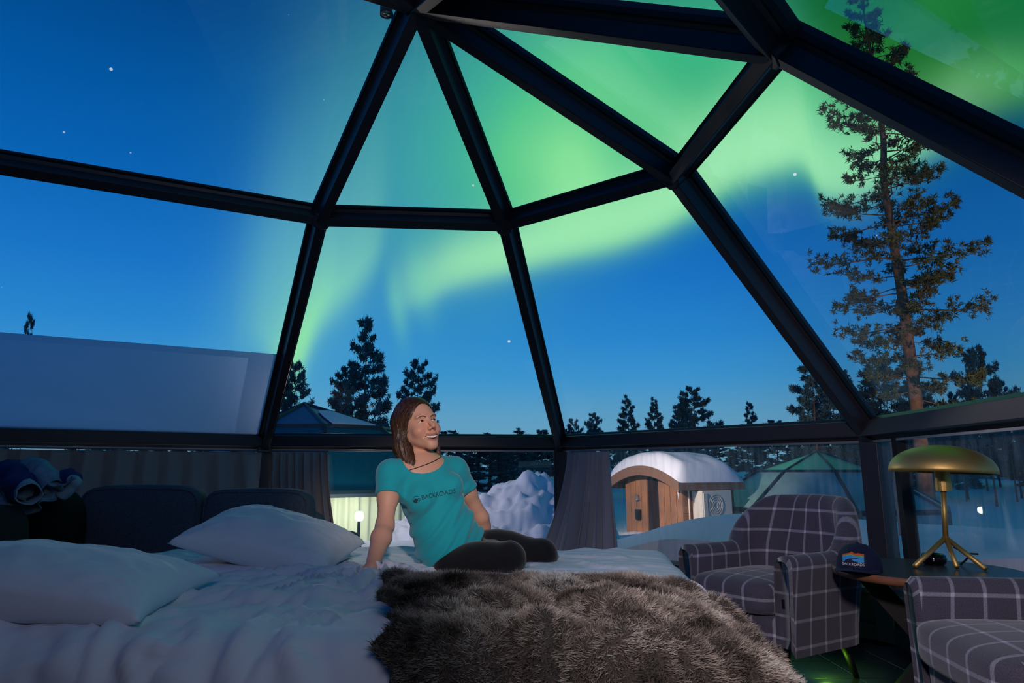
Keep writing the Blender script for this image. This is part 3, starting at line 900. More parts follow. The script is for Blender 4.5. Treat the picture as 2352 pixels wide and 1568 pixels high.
    # icicles
    for u, l_ in ((-W - .28, .42), (-W - .22, .25), (-W - .12, .6), (W + .26, .22)):
        MB().lathe([(.001, -l_), (.012, -l_ * .5), (.024, 0)], 6, P(u, -.42, roof(u) - .16)).build('icicle', M['snow'], root)
    # wall lamp and meter box beside the door
    MB().box(P(-.52, -.04, .62), (.16, .1, .26), Matrix.Rotation(-ang, 3, 'Z')).build('meter_box', M['dark'], root)
    MB().lathe([(.001, .12), (.04, .11), (.05, 0), (.07, -.02), (.001, -.03)], 10, P(-.52, -.07, 1.02)).build('wall_lamp', M['alu'], root, smooth=True)
    # air conditioner on the long side
    ac = empty('ac_unit', tuple(P(W + .2, .8, .45))); tag(ac, 'boxy white air conditioner on the side wall of the wooden hut', 'ac unit')
    Mz = Matrix.Rotation(-ang + pi / 2, 3, 'Z')
    MB().box(P(W + .24, .82, .92), (1.12, .34, .72), Mz).build('casing', M['ac_white'], ac, bevel=(.03, 2))
    ctr_ = P(W + .42, .74, .92)
    g1 = MB()
    for r_ in (.08, .14, .20, .26):
        an = np.linspace(0, 2 * pi, 25)
        g1.tube([ctr_ - f * r_ * cos(q) + np.array([0, 0, r_ * sin(q)]) for q in an], .006, 5, caps=False)
    g1.build('fan_grille', M['ac_grille'], ac)
    an = np.linspace(0, 2 * pi, 25)[:-1]
    MB().add(np.array([ctr_ - s * .008 - f * .3 * cos(q) + np.array([0, 0, .3 * sin(q)]) for q in an]), [tuple(range(24))]).build('fan_plate', M['ac_grille'], ac)
    for i in range(5):
        MB().box(P(W + .42, .30 + i * .028, .92), (.012, .03, .6), Mz).build('vent_slat', M['ac_grille'], ac)
    for v in (.5, 1.15):
        MB().box(P(W + .2, v, .50), (.06, .44, .06), Mz).build('bracket', M['ac_white'], ac)
    MB().tube([P(W + .06, .16, .1), P(W + .06, .16, 1.4)], .018, 6).build('pipe', M['ac_white'], ac)
hut()

# ------------------------------------------------------------------ bed and bedding
M['linen'] = mat('white_linen', (226, 228, 236), rough=.8, spec=.25, bump=.12, bump_scale=35, sheen=.15)
M['mattress'] = mat('mattress_cloth', (196, 196, 204), rough=.9)
M['bed_base'] = mat('bed_base_cloth', (40, 42, 50), rough=.9, noise_amt=.3, noise_scale=60)
BX0, BX1, BY0, BYM, BY1, BZ = -1.62, .585, 1.50, 2.42, 3.34, .59
BR = R(-4.5)
BRM = np.array(Matrix.Rotation(BR, 3, 'Z'))
PIV = np.array([.6, 2.4, 0.])
rb_ = lambda P: (np.asarray(P) - PIV) @ BRM.T + PIV


def stripe_mat():
    m = mat('striped_satin_sheet', (222, 226, 236), rough=.7, spec=.3, bump=.1, bump_scale=30)
    t = m.node_tree; N = t.nodes.new; L = t.links.new; b = t.nodes['Principled BSDF']
    tc = N('ShaderNodeTexCoord'); sp = N('ShaderNodeSeparateXYZ'); L(tc.outputs['UV'], sp.inputs[0])
    w = N('ShaderNodeMath'); w.operation = 'PINGPONG'; w.inputs[1].default_value = .035; L(sp.outputs[1], w.inputs[0])
    c = N('ShaderNodeMath'); c.operation = 'GREATER_THAN'; c.inputs[1].default_value = .0175; L(w.outputs[0], c.inputs[0])
    mx = N('ShaderNodeMix'); mx.data_type = 'RGBA'; L(c.outputs[0], mx.inputs[0]); mx.inputs[6].default_value = (*lin((220, 225, 236)), 1); mx.inputs[7].default_value = (*lin((236, 238, 244)), 1)
    L(mx.outputs[2], b.inputs['Base Color'])
    return m
M['stripe'] = stripe_mat()


def superbox(c, size, e=6.0, n=12, M3=None, puff=(0, 0, 0)):
    """A box with softly rounded edges; UVs in metres by face."""
    mb = MB(); h = np.array(size) / 2
    g = np.linspace(-1, 1, n); U, Vv = np.meshgrid(g, g, indexing='ij')
    for ax in range(3):
        for sg in (-1, 1):
            P = np.zeros((n, n, 3)); P[..., ax] = sg; a, b = (ax + 1) % 3, (ax + 2) % 3
            P[..., a] = U; P[..., b] = Vv * sg
            nrm = (np.abs(P) ** e).sum(-1) ** (1 / e)
            Q = P / nrm[..., None]
            Q = Q * (1 + np.array(puff) * (1 - np.roll(Q, 1, -1) ** 2) * (1 - np.roll(Q, 2, -1) ** 2))
            X = Q * h
            uv = np.stack([X[..., a], X[..., b]], -1) if ax != 0 else np.stack([X[..., 1], X[..., 2]], -1)
            if ax == 1: uv = np.stack([X[..., 0], X[..., 2]], -1)
            if ax == 2: uv = np.stack([X[..., 0], X[..., 1] + h[2]], -1)
            if M3 is not None: X = X @ np.array(M3)[:3, :3].T
            mb.grid(X + np.array(c), uv=uv)
    return mb


def weld(o, d=.0008):
    w = o.modifiers.new('weld', 'WELD'); w.merge_threshold = d
    return o


bed = empty('bed', (-.42, 2.44, 0)); tag(bed, 'low twin bed with two white made mattresses side by side', 'bed')
for y0, y1 in ((BY0, BYM), (BYM, BY1)):
    xe_ = BX1 if y0 == BY0 else BX1 + .05
    weld(superbox(rb_(((BX0 + xe_) / 2, (y0 + y1) / 2, .45)), (xe_ - BX0 - .03, y1 - y0 - .04, .255), 4.5, 20, BRM).build('mattress', M['mattress'], bed, smooth=True))
    weld(superbox(rb_(((BX0 + BX1) / 2, (y0 + y1) / 2, .20)), (BX1 - BX0 - .02, y1 - y0 - .02, .24), 14, 8, BRM).build('bed_base', M['bed_base'], bed, smooth=True))
for x in (BX0 + .1, BX1 - .1):
    for y in (BY0 + .1, BY1 - .1):
        MB().tube([rb_((x, y, 0)), rb_((x, y, .1))], .03, 10).build('leg', M['rubber'], bed)


def fold(t, r):
    t = np.asarray(t, float)
    h = np.where(t < 0, t, np.where(t < r * pi / 2, r * np.sin(np.clip(t, 0, r * pi / 2) / r), r))
    z = np.where(t < 0, 0, np.where(t < r * pi / 2, -r * (1 - np.cos(np.clip(t, 0, r * pi / 2) / r)), -r - (t - r * pi / 2)))
    return h, z


def drape(X, Y, z0, xr, yn, r):
    """Cloth falling over the edges x = xr and y = yn, rounding the corner between them."""
    u = np.maximum(X - (xr - r), 0); v = np.maximum((yn + r) - Y, 0)
    d = np.sqrt(u ** 2 + v ** 2) + 1e-9
    h, z = fold(d, r)
    h = np.where(d < 1e-6, 0, h); z = np.where(d < 1e-6, 0, z)
    return np.minimum(X, xr - r) + h * u / d, np.maximum(Y, yn + r) - h * v / d, z0 + z


def ridged(P, o, seed): return np.clip(1 - np.abs(fbm(P, o, seed)) * 2, 0, 1)


def bedding(xs, ys, z0, xr, yn, yf, r, wrinkle):
    """Cloth on the mattress: folds down past x=xr, past y=yn (near) and past y=yf (far)."""
    X, Y = np.meshgrid(xs, ys, indexing='ij')
    XX, YY, ZZ = drape(X, Y, z0, xr, yn, r)
    hf, zf = fold(Y - (yf - r), r)
    YY = np.where(Y > yf - r, yf - r + hf, YY); ZZ = ZZ + np.where(Y > yf - r, zf, 0)
    P = np.stack([XX, YY, ZZ], -1)
    nrm = np.cross(np.gradient(P, axis=0), np.gradient(P, axis=1)); nrm /= np.linalg.norm(nrm, axis=-1, keepdims=True) + 1e-9
    return P + nrm * wrinkle(X, Y)[..., None], np.stack([X, Y], -1)


def w_near(X, Y):
    # creases run to the hand and the blanket's corner
    dx, dy = X + .44, Y - 2.36; rad = np.sqrt(dx ** 2 + dy ** 2); an = np.arctan2(dy, dx)
    q = np.stack([np.cos(an) * 3.2, np.sin(an) * 3.2, rad * 1.3], -1)
    a = ridged(q * 1.5 + fbm(q * .8, 2, 9.0)[..., None] * .8, 3, 3.0) ** 2
    side = np.stack([X * 8.5 + Y * 2.5, Y * .8, X * 0], -1)
    big = fbm(np.stack([X * 2.0, Y * 2.4, X * 0], -1), 3, 4.4)
    q2 = np.stack([X * 2.2 + Y * 1.6, Y * 5.5 - X * 1.5, X * 0], -1)
    b = ridged(q2 * .8 + big[..., None] * .8, 2, 12.0) ** 2
    und = 1 - smooth(-.42, -.25, X - .25 * smooth(1.9, 2.4, Y) * 0)
    return und * (.034 * a * np.exp(-rad * .9) + .034 * b * smooth(-1.2, -.6, X) * smooth(1.56, 1.9, Y) + .018 * big + .026 * smooth(1.80, 1.45, Y) * ridged(side + big[..., None] * 1.6, 2, 6.0))


xs = np.linspace(BX0 - .02, BX1 + .42, 190); ys = np.linspace(BY0 - .40, BYM - .005, 130)
Pd, uvd = bedding(xs, ys, .605, BX1 + .035, BY0 - .035, 9, .14, w_near)
# far hem of the duvet: rolled edge
Pd = rb_(Pd)
mb = MB().grid(Pd, uv=uvd)
duv = mb.build('duvet', M['linen'], smooth=True, uv=True)
tag(duv, 'rumpled white duvet over the near mattress, partly under the fur throw', 'duvet')
so = duv.modifiers.new('t', 'SOLIDIFY'); so.thickness = .012; so.offset = -1
duvet_bvh = BVHTree.FromPolygons(Pd.reshape(-1, 3).tolist(), mb.f)


def w_far(X, Y):
    big = fbm(np.stack([X * 2.4, Y * 2.8, X * 0], -1), 3, 14.4)
    q2 = np.stack([X * 3.0 + Y * 2.2, Y * 3.5 - X * 2.5, X * 0], -1)
    b = ridged(q2 * .8 + big[..., None], 1, 17.0) ** 2
    return .014 * big + .014 * b * (1 - smooth(.40, .60, X))


xs = np.linspace(BX0 - .02, BX1 + .40, 160); ys = np.linspace(BYM + .005, BY1 + .33, 100)
Pf, uvf = bedding(xs, ys, .600, BX1 + .08, -9, BY1 + .03, .075, w_far)
Pf = rb_(Pf)
sh = MB().grid(Pf, uv=uvf).build('bed_sheet', M['stripe'], smooth=True, uv=True)
tag(sh, 'white striped satin sheet over the far mattress under the woman', 'sheet')
so = sh.modifiers.new('t', 'SOLIDIFY'); so.thickness = .010; so.offset = -1


def pillow(name, label, c, a, b, h, rz, tilt=0.0, roll=0.0, seed=1.0, n=56, flat=.55):
    g = np.linspace(-1, 1, n); U, W_ = np.meshgrid(g, g, indexing='ij')
    e = np.clip((1 - U ** 2), 0, 1) ** .42 * np.clip((1 - W_ ** 2), 0, 1) ** .42
    xx = a * U * (1 - .10 * (1 - W_ ** 2) * np.abs(U) ** 3); yy = b * W_ * (1 - .13 * (1 - U ** 2) * np.abs(W_) ** 3)
    nz = fbm(np.stack([xx * 7, yy * 7, xx * 0 + seed], -1), 3, seed)
    # creases gather in the corners
    cr = ridged(np.stack([U * 2.2 + W_ * 1.2, W_ * 5 - U * 2, U * 0], -1), 2, seed + 3) ** 3 * (np.abs(U * W_) ** .7)
    top = h * e * (1 + .12 * nz) + .010 * cr * e ** .3; bot = -h * flat * e * (1 + .05 * nz)
    Mz = Matrix.Rotation(rz, 3, 'Z') @ Matrix.Rotation(tilt, 3, 'X') @ Matrix.Rotation(roll, 3, 'Y')
    T = lambda z: np.stack([xx, yy, z], -1) @ np.array(Mz).T + np.array(c)
    mb = MB().grid(T(top)); mb.grid(T(bot), flip=True)
    o = weld(mb.build(name, M['linen'], smooth=True), .0005)
    tag(o, label, 'pillow', 'pillows on the bed')
    return o


pillow('pillow', 'big plump white pillow at the near left end of the bed', (-1.27, 1.92, .672), .385, .25, .108, R(2), R(4), R(4), 2.0)
pillow('pillow', 'white pillow propped on another at the head of the far mattress', (-.90, 2.66, .712), .285, .25, .108, R(-4), R(9), R(13), 7.0)
pillow('pillow', 'flat white pillow lying under the propped one', (-.96, 2.66, .632), .31, .27, .034, R(2), 0, 0, 11.0, flat=.8)

# ------------------------------------------------------------------ fur throw
M['hide'] = mat('fur_backing', (70, 61, 54), rough=1.0)


def fur_mat():
    m = mat('faux_fur', (90, 80, 70), rough=.55, spec=.35)
    t = m.node_tree; b = t.nodes['Principled BSDF']
    a = t.nodes.new('ShaderNodeAttribute'); a.attribute_name = 'fur'
    t.links.new(a.outputs['Color'], b.inputs['Base Color'])
    return m


def strands(name, P, Nn, length, lean, width, col_root, col_tip, parent, m, seed=0, curl=.3):
    """Many tapering two-piece strands rooted at P, standing along Nn and leaning along lean."""
    rs = np.random.default_rng(seed); k = len(P)
    L = length * rs.uniform(.6, 1.15, (k, 1))
    d = Nn + lean + rs.normal(size=(k, 3)) * curl; d /= np.linalg.norm(d, axis=1, keepdims=True)
    d2 = d + lean * .9 + rs.normal(size=(k, 3)) * curl * .6; d2 /= np.linalg.norm(d2, axis=1, keepdims=True)
    s = np.cross(d, rs.normal(size=(k, 3))); s /= np.linalg.norm(s, axis=1, keepdims=True); s *= width
    a, mid = P, P + d * L * .5; tip = mid + d2 * L * .5
    V = np.stack([a - s, a + s, mid + s * .8, mid - s * .8, tip], 1).reshape(-1, 3)
    i = np.arange(k) * 5
    me = bpy.data.meshes.new(name)
    nf = 2 * k
    me.vertices.add(len(V)); me.vertices.foreach_set('co', V.astype(np.float32).ravel())
    lv = np.concatenate([np.stack([i, i + 1, i + 2, i + 3], 1).ravel(), np.stack([i + 3, i + 2, i + 4], 1).ravel()]).astype(np.int32)
    me.loops.add(len(lv)); me.loops.foreach_set('vertex_index', lv)
    st = np.concatenate([np.arange(k) * 4, 4 * k + np.arange(k) * 3]).astype(np.int32)
    me.polygons.add(nf); me.polygons.foreach_set('loop_start', st)
    me.update(calc_edges=True); me.validate()
    at = me.color_attributes.new('fur', 'FLOAT_COLOR', 'POINT')
    C = np.ones((k, 5, 4)); C[:, 0:2, :3] = col_root[:, None]; C[:, 2:4, :3] = (col_root * .45 + col_tip * .55)[:, None]; C[:, 4, :3] = col_tip
    at.data.foreach_set('color', C.astype(np.float32).ravel())
    me.polygons.foreach_set('use_smooth', [True] * len(me.polygons))
    me.materials.append(m)
    o = bpy.data.objects.new(name, me); COL.objects.link(o)
    if parent is not None: fix_parent(o, parent)
    return o


def w_fur(X, Y):
    big = fbm(np.stack([X * 2.6, Y * 2.6, X * 0], -1), 2, 21.0)
    q = np.stack([X * 7.6 + Y * 3.6 + big * 1.6, Y * 4.4 - X * 2.4, X * 0], -1)
    b = np.clip(np.abs(fbm(q * .8, 1, 23.0)) * 2.6, 0, 1) ** .7
    lump = fbm(np.stack([X * 7.5, Y * 7.5, X * 0], -1), 2, 27.0)
    v = .006 + .048 * b * smooth(1.45, 1.75, Y) + .020 * lump + .014 * big + .05 * smooth(1.85, 1.5, Y) * ridged(np.stack([X * 4.2 + Y * .8 + big * .5, Y * .5, X * 0], -1), 1, 51.0) ** 1.5
    return np.maximum(v * (1 - .62 * smooth(2.05, 2.34, Y)), .008)


nx_, ny_ = 150, 120
nx_, ny_ = 190, 150
ss = np.linspace(0, 1, nx_); ys = np.linspace(BY0 - .44, 2.47, ny_)
Xs = np.zeros((nx_, ny_)); Ys = np.zeros((nx_, ny_))
for j, y in enumerate(ys):
    t = (y - ys[0]) / (ys[-1] - ys[0])
    x0 = -.190 - .22 * max(0, (t - .30) / .70) + .018 * sin(y * 23) + .012 * sin(y * 51)
    Xs[:, j] = x0 + (BX1 + .30 - x0) * ss; Ys[:, j] = y
far_y = 2.24 + .15 * np.sin(np.clip((Xs + .45) / 1.0, 0, 1) * pi * .75) - .20 * smooth(.28, .62, Xs)   # uneven far hem
Ys = ys[0] + (Ys - ys[0]) * (far_y - ys[0]) / (ys[-1] - ys[0])
r = .15; xr, yn = BX1 + .055, BY0 - .065
XX, YY, ZZ = drape(Xs, Ys, .608, xr, yn, r)
Pz = np.stack([XX, YY, ZZ], -1)
nrm = np.cross(np.gradient(Pz, axis=0), np.gradient(Pz, axis=1)); nrm /= np.linalg.norm(nrm, axis=-1, keepdims=True) + 1e-9
Pz = rb_(Pz); nrm = nrm @ BRM.T
Pz = Pz + nrm * w_fur(Xs, Ys)[..., None]
fmb = MB().grid(Pz)
throw = fmb.build('fur_throw', M['hide'], smooth=True)
tag(throw, 'thick brown grey fur throw across the foot of the near mattress', 'blanket')
so = throw.modifiers.new('t', 'SOLIDIFY'); so.thickness = .01; so.offset = -1
nrm = np.cross(np.gradient(Pz, axis=0), np.gradient(Pz, axis=1)); nrm /= np.linalg.norm(nrm, axis=-1, keepdims=True) + 1e-9
NS = 270000
fi = rng.uniform(0, nx_ - 1.001, NS); fj = rng.uniform(0, ny_ - 1.001, NS)
i0, j0 = fi.astype(int), fj.astype(int); a_, b_ = (fi - i0)[:, None], (fj - j0)[:, None]
bil = lambda A: A[i0, j0] * (1 - a_) * (1 - b_) + A[i0 + 1, j0] * a_ * (1 - b_) + A[i0, j0 + 1] * (1 - a_) * b_ + A[i0 + 1, j0 + 1] * a_ * b_
Pp, Nn = bil(Pz), bil(nrm)
tone = fbm(np.stack([Pp[:, 0] * 9, Pp[:, 1] * 5 + Pp[:, 2] * 5, Pp[:, 2]], -1), 3, 31.0)
tone2 = fbm(np.stack([Pp[:, 0] * 26, Pp[:, 1] * 26, Pp[:, 2] * 26], -1), 2, 33.0)
fl_ = np.stack([np.sin(tone2 * 5), -.9 + .4 * np.cos(tone2 * 7), np.full(NS, -.2)], -1) * .5
c1 = np.array(lin((74, 64, 57))); c2 = np.array(lin((190, 176, 160)))
tipc = np.array(lin((186, 172, 158)))[None] * (1 + 1.5 * tone[:, None]) * rng.uniform(.6, 1.5, (NS, 1)) + c2[None] * np.clip(tone2[:, None] - .15, 0, 1) * .5
o = strands('fur', Pp, Nn, .032, fl_, .0009, np.tile(c1 * .8, (NS, 1)) * rng.uniform(.6, 1.3, (NS, 1)), np.clip(tipc, .004, 1), throw, fur_mat(), 5, .24)
o['kind'] = 'stuff'

# ------------------------------------------------------------------ sofa behind the head of the bed
M['sofa'] = mat('charcoal_weave', (92, 102, 112), rough=.95, spec=.2, noise_amt=.25, noise_scale=90, bump=.15, bump_scale=220)
M['sofa_black'] = mat('black_upholstery', (13, 14, 17), rough=.8, spec=.2)
M['olive'] = mat('dark_olive_cloth', (40, 44, 36), rough=.95)
sofa = empty('sofa', (-2.3, 4.3, 0)); tag(sofa, 'charcoal sofa with loose back cushions behind the head of the bed', 'sofa')


def cushion(c, size, name='back_cushion', m='sofa', M3=None, e=7, puff=(.04, .15, .04)):
    return weld(superbox(c, size, e, 14, M3, puff).build(name, M[m], sofa, smooth=True))
cy = 4.05
def on(px, z, y): return at_y(px, 1100, y)[0]
x0, x1, x2, x3 = on(203, 0, cy), on(476, 0, cy), on(481, 0, cy), on(722, 0, cy)
zt = at_y(400, 1117, cy)[2]; zt2 = at_y(600, 1124, cy)[2]
for xa, xb, z_ in ((x0, x1, zt), (x2, x3, zt2)):
    cc = ((xa + xb) / 2, cy, z_ - .26)
    cu = cushion(cc, (xb - xa, .17, .52))
    # welt cord round the front face
    hx_, hz_ = (xb - xa) / 2 - .012, .26 - .012
    an = np.linspace(0, 2 * pi, 49); ex = 2 / 7.0
    sg = lambda v: np.sign(v) * np.abs(v) ** ex
    MB().tube([(cc[0] + hx_ * sg(cos(q)), cy - .075, cc[2] + hz_ * sg(sin(q))) for q in an], .005, 6, caps=False).build('welt', M['sofa'], cu)
xm = (on(30, 0, cy) - .2 + x3) / 2
cushion(((-3.6 + x3) / 2, cy - .17, .30), (x3 + 3.6, .54, .22), 'seat', puff=(0, 0, .08))
cushion(((-3.6 + x3) / 2, cy + .22, .42), (x3 + 3.6, .20, .70), 'back_frame', e=10)
cushion(((-3.6 + x3) / 2, cy - .02, .13), (x3 + 3.6, .66, .16), 'base', e=10)
ar = at_y(772, 1245, cy - .25)
cushion((ar[0] - .02, cy - .12, ar[2] - .20), (.17, .62, .46), 'arm', e=5, puff=(0, 0, .05))
xe = on(120, 0, 3.72)
cushion((xe - .32, 3.68, .55), (.98, .36, .72), 'end_cushion', 'sofa_black', e=5)
for x in (-3.2, x3 - .1):
    for y in (cy - .3, cy + .25):
        MB().tube([(x, y, 0), (x, y, .07)], .025, 8).build('leg', M['rubber'], sofa)
oc = at_y(-30, 1250, 3.25)
weld(superbox((oc[0] - .05, 3.25, oc[2] - .07), (.36, .3, .50), 4, 12).build('cushion', M['olive'], smooth=True))
oc_o = bpy.data.objects['cushion']; tag(oc_o, 'dark olive rounded cushion at the left edge under the denim', 'cushion')

# ------------------------------------------------------------------ crumpled denim on the sofa
M['denim'] = mat('pale_denim', (132, 168, 182), rough=.9, noise_amt=.25, noise_scale=25, bump=.2, bump_scale=120)
M['navy'] = mat('navy_denim', (34, 60, 116), rough=.9, noise_amt=.25, noise_scale=25, bump=.2, bump_scale=120)
M['denim_in'] = mat('denim_seam', (150, 176, 186), rough=.9)
jy = 3.62
jr = empty('denim_jacket', tuple(at_y(60, 1180, jy))); tag(jr, 'crumpled pale and navy denim jacket thrown over the sofa end', 'jacket')
# draped main panel
n_ = 70
top_l, bot_l = [(-120, 1068), (-20, 1078), (40, 1062), (85, 1068), (120, 1080), (150, 1095), (183, 1098)], [(-120, 1210), (-20, 1203), (40, 1188), (90, 1176), (130, 1150), (150, 1132), (186, 1104)]
u = np.linspace(0, 1, n_); v = np.linspace(0, 1, 44)
ip = lambda L_, k_: np.interp(u, np.linspace(0, 1, len(L_)), [q[k_] for q in L_])
tx, ty, bx, by = ip(top_l, 0), ip(top_l, 1), ip(bot_l, 0), ip(bot_l, 1)
G = np.zeros((n_, 44, 3))
for i in range(n_):
    for j, vv_ in enumerate(v):
        dep = jy - .20 * sin(vv_ * pi * .62) - .02
        G[i, j] = at_y(tx[i] + (bx[i] - tx[i]) * vv_, ty[i] + (by[i] - ty[i]) * vv_, dep)
ff = ridged(np.stack([G[..., 0] * 5.5 + G[..., 2] * 4, G[..., 2] * 9 - G[..., 0] * 3, G[..., 1] * 0], -1), 3, 41.0) ** 2
G[..., 1] -= .07 * ff; G[..., 2] += .02 * ff
Gb = G.copy(); Gb[..., 1] += .16; Gb[..., 2] -= .02
mb = MB().grid(G); mb.build('body', M['denim'], jr, smooth=True).modifiers.new('t', 'SOLIDIFY').thickness = .006
def tube_px(pts, rad, name, m, dep, seg=16):
    P = np.array([at_y(a, b, d_) for (a, b), d_ in zip(pts, dep)])
    t_ = np.linspace(0, 1, 24); P = np.stack([np.interp(t_, np.linspace(0, 1, len(pts)), P[:, k_]) for k_ in range(3)], -1)
    rd = np.interp(t_, np.linspace(0, 1, len(rad)), rad)
    m_ = MB().tube(P, rd, seg, caps=False)
    V = m_.v[0]; nz_ = fbm(V * np.array([11., 11., 16.]), 3, 44.0); cen = np.repeat(P, seg, 0)
    m_.v[0] = cen + (V - cen) * (1 + .35 * nz_)[:, None]
    o_ = m_.build(name, m, jr, smooth=True); o_.modifiers.new('t', 'SOLIDIFY').thickness = -.006
    return o_, P, rd
s1, P1, r1 = tube_px([(22, 1085), (42, 1105), (60, 1122), (66, 1132)], [.07, .085, .07, .055], 'sleeve', M['navy'], [3.52, 3.44, 3.36, 3.30])
c1_, _, _ = tube_px([(62, 1126), (67, 1135)], [.060, .056], 'cuff', M['denim_in'], [3.315, 3.285])
tube_px([(120, 1120), (110, 1100), (90, 1082), (62, 1068)], [.05, .06, .055, .045], 'collar', M['denim'], [3.40, 3.42, 3.46, 3.5])
tube_px([(140, 1102), (162, 1100), (184, 1098)], [.045, .05, .03], 'sleeve', M['navy'], [3.45, 3.46, 3.5])
tube_px([(160, 1098), (175, 1106), (140, 1140)], [.02, .028, .025], 'cuff', M['denim_in'], [3.42, 3.42, 3.42])

# ------------------------------------------------------------------ curtains
M['curtain'] = mat('grey_curtain', (196, 182, 170), rough=.95, sheen=.2, bump=.1, bump_scale=260)
M['curtain_dark'] = mat('charcoal_curtain', (165, 165, 172), rough=.95, sheen=.2, bump=.1, bump_scale=260)


def curtain(label, t0, t1, b0, b1, zt_, zb_, pleats, m, amp=.03, seed=1, bow=0.0):
    """Pleated cloth from the top line t0-t1 down to the hem line b0-b1 (plan points)."""
    rs = np.random.default_rng(seed); n = pleats * 14; s = np.linspace(0, 1, n); v = np.linspace(0, 1, 26)
    ph = s * pleats * 2 * pi + 1.2 * np.interp(s, np.linspace(0, 1, 9), rs.normal(size=9))
    t0, t1, b0, b1 = (np.array(q, float) for q in (t0, t1, b0, b1))
    G = np.zeros((n, len(v), 3))
    for j, q in enumerate(v):
        e = q ** 1.6
        a = t0 + (b0 - t0) * e; b = t1 + (b1 - t1) * e
        d = unit(b - a); nn_ = np.array([d[1], -d[0]])
        am = amp * (.45 if q < .06 else .55 + .75 * q) * (1 + .35 * np.sin(s * 17 + seed))
        hd = .35 * np.sin(ph * 3.1 + 1) * np.exp(-q * 16)
        line = a[None] + (b - a)[None] * s[:, None] + nn_[None] * (am * (np.sin(ph + .5 * np.sin(q * 3 + s * 9)) + hd))[:, None]
        line += d[None] * (.35 * amp * np.sin(ph * 2) * q)[:, None]
        G[:, j, :2] = line; G[:, j, 2] = zt_ + (zb_ - zt_) * q
    o = MB().grid(G).build('curtain', M[m], smooth=True)
    so = o.modifiers.new('t', 'SOLIDIFY'); so.thickness = .004
    tag(o, label, 'curtain')
    rl = MB().tube([(*(t0 + (t1 - t0) * -.02), zt_ + .012), (*(t1 + (t1 - t0) * .02), zt_ + .012)], .008, 6).build('curtain_rail', M['alu'], o)
    return o


dAZ = unit(nZ - nA); dAB = unit(nB - nA); dBC = unit(nC - nB)
inn = lambda p, q, f_, off: tuple((p + (q - p) * f_ - wall_n(p, q) * off)[:2])
wz = np.array([dAZ[1], -dAZ[0], 0]); wz = wz if wz @ (DC - nA) > 0 else -wz
az_ = lambda d_: tuple((nA + dAZ * d_ + wz * .13)[:2])
curtain('long grey gathered curtain behind the sofa on the left', az_(3.9), az_(.03), az_(3.9), az_(.02), RZ - .10, SILL + .02, 20, 'curtain', .045, 3)
curtain('narrow grey curtain bunched right of the left window post', inn(nA, nB, .035, .12), inn(nA, nB, .215, .12), inn(nA, nB, .06, .14), inn(nA, nB, .265, .14), RZ - .10, SILL - .02, 7, 'curtain', .036, 5)
pb = at_y(1232, 1262, 5.75); pe = at_y(1421, 1262, 5.25); pt0 = at_y(1303, 1040, 5.85); pt1 = at_y(1402, 1036, 5.45)
curtain('dark grey curtain flaring out at the middle window post', pt0[:2], pt1[:2], pb[:2], pe[:2], RZ - .10, SILL - .02, 7, 'curtain_dark', .050, 8)

# ------------------------------------------------------------------ armchairs
def plaid_mat():
    m = mat('grey_plaid_wool', (84, 80, 92), rough=.95, spec=.15, sheen=.3)
    t = m.node_tree; N = t.nodes.new; L = t.links.new; b = t.nodes['Principled BSDF']
    tc = N('ShaderNodeTexCoord'); sp = N('ShaderNodeSeparateXYZ'); L(tc.outputs['UV'], sp.inputs[0])
    ms = []
    for k_ in range(2):
        w = N('ShaderNodeMath'); w.operation = 'PINGPONG'; w.inputs[1].default_value = .056; L(sp.outputs[k_], w.inputs[0])
        r = N('ShaderNodeMapRange'); r.inputs[1].default_value = .0082; r.inputs[2].default_value = .0052; L(w.outputs[0], r.inputs[0]); ms.append(r)
    ad = N('ShaderNodeMath'); ad.operation = 'ADD'; L(ms[0].outputs[0], ad.inputs[0]); L(ms[1].outputs[0], ad.inputs[1])
    hf = N('ShaderNodeMath'); hf.operation = 'MULTIPLY'; hf.inputs[1].default_value = .5; L(ad.outputs[0], hf.inputs[0])
    wv = N('ShaderNodeTexNoise'); wv.inputs['Scale'].default_value = 260; L(tc.outputs['UV'], wv.inputs['Vector'])
    rp = N('ShaderNodeValToRGB'); e = rp.color_ramp.elements
    e[0].position = 0; e[0].color = (*lin((86, 82, 96)), 1); e[1].position = 1; e[1].color = (*lin((204, 202, 214)), 1)
    q = e.new(.5); q.color = (*lin((146, 144, 158)), 1)
    L(hf.outputs[0], rp.inputs[0])
    mx = N('ShaderNodeMix'); mx.data_type = 'RGBA'; mx.blend_type = 'MULTIPLY'; mx.inputs[0].default_value = .6
    L(rp.outputs[0], mx.inputs[6])
    r2 = N('ShaderNodeMapRange'); r2.inputs[1].default_value = .3; r2.inputs[2].default_value = .7; r2.inputs[3].default_value = .5; r2.inputs[4].default_value = 1.35; L(wv.outputs['Fac'], r2.inputs[0])
    L(r2.outputs[0], mx.inputs[7]); L(mx.outputs[2], b.inputs['Base Color'])
    bp = N('ShaderNodeBump'); bp.inputs['Strength'].default_value = .25; bp.inputs['Distance'].default_value = .002; L(wv.outputs['Fac'], bp.inputs['Height']); L(bp.outputs[0], b.inputs['Normal'])
    return m
M['plaid'] = plaid_mat()
M['legwood'] = mat('black_leg', (16, 15, 15), rough=.5)


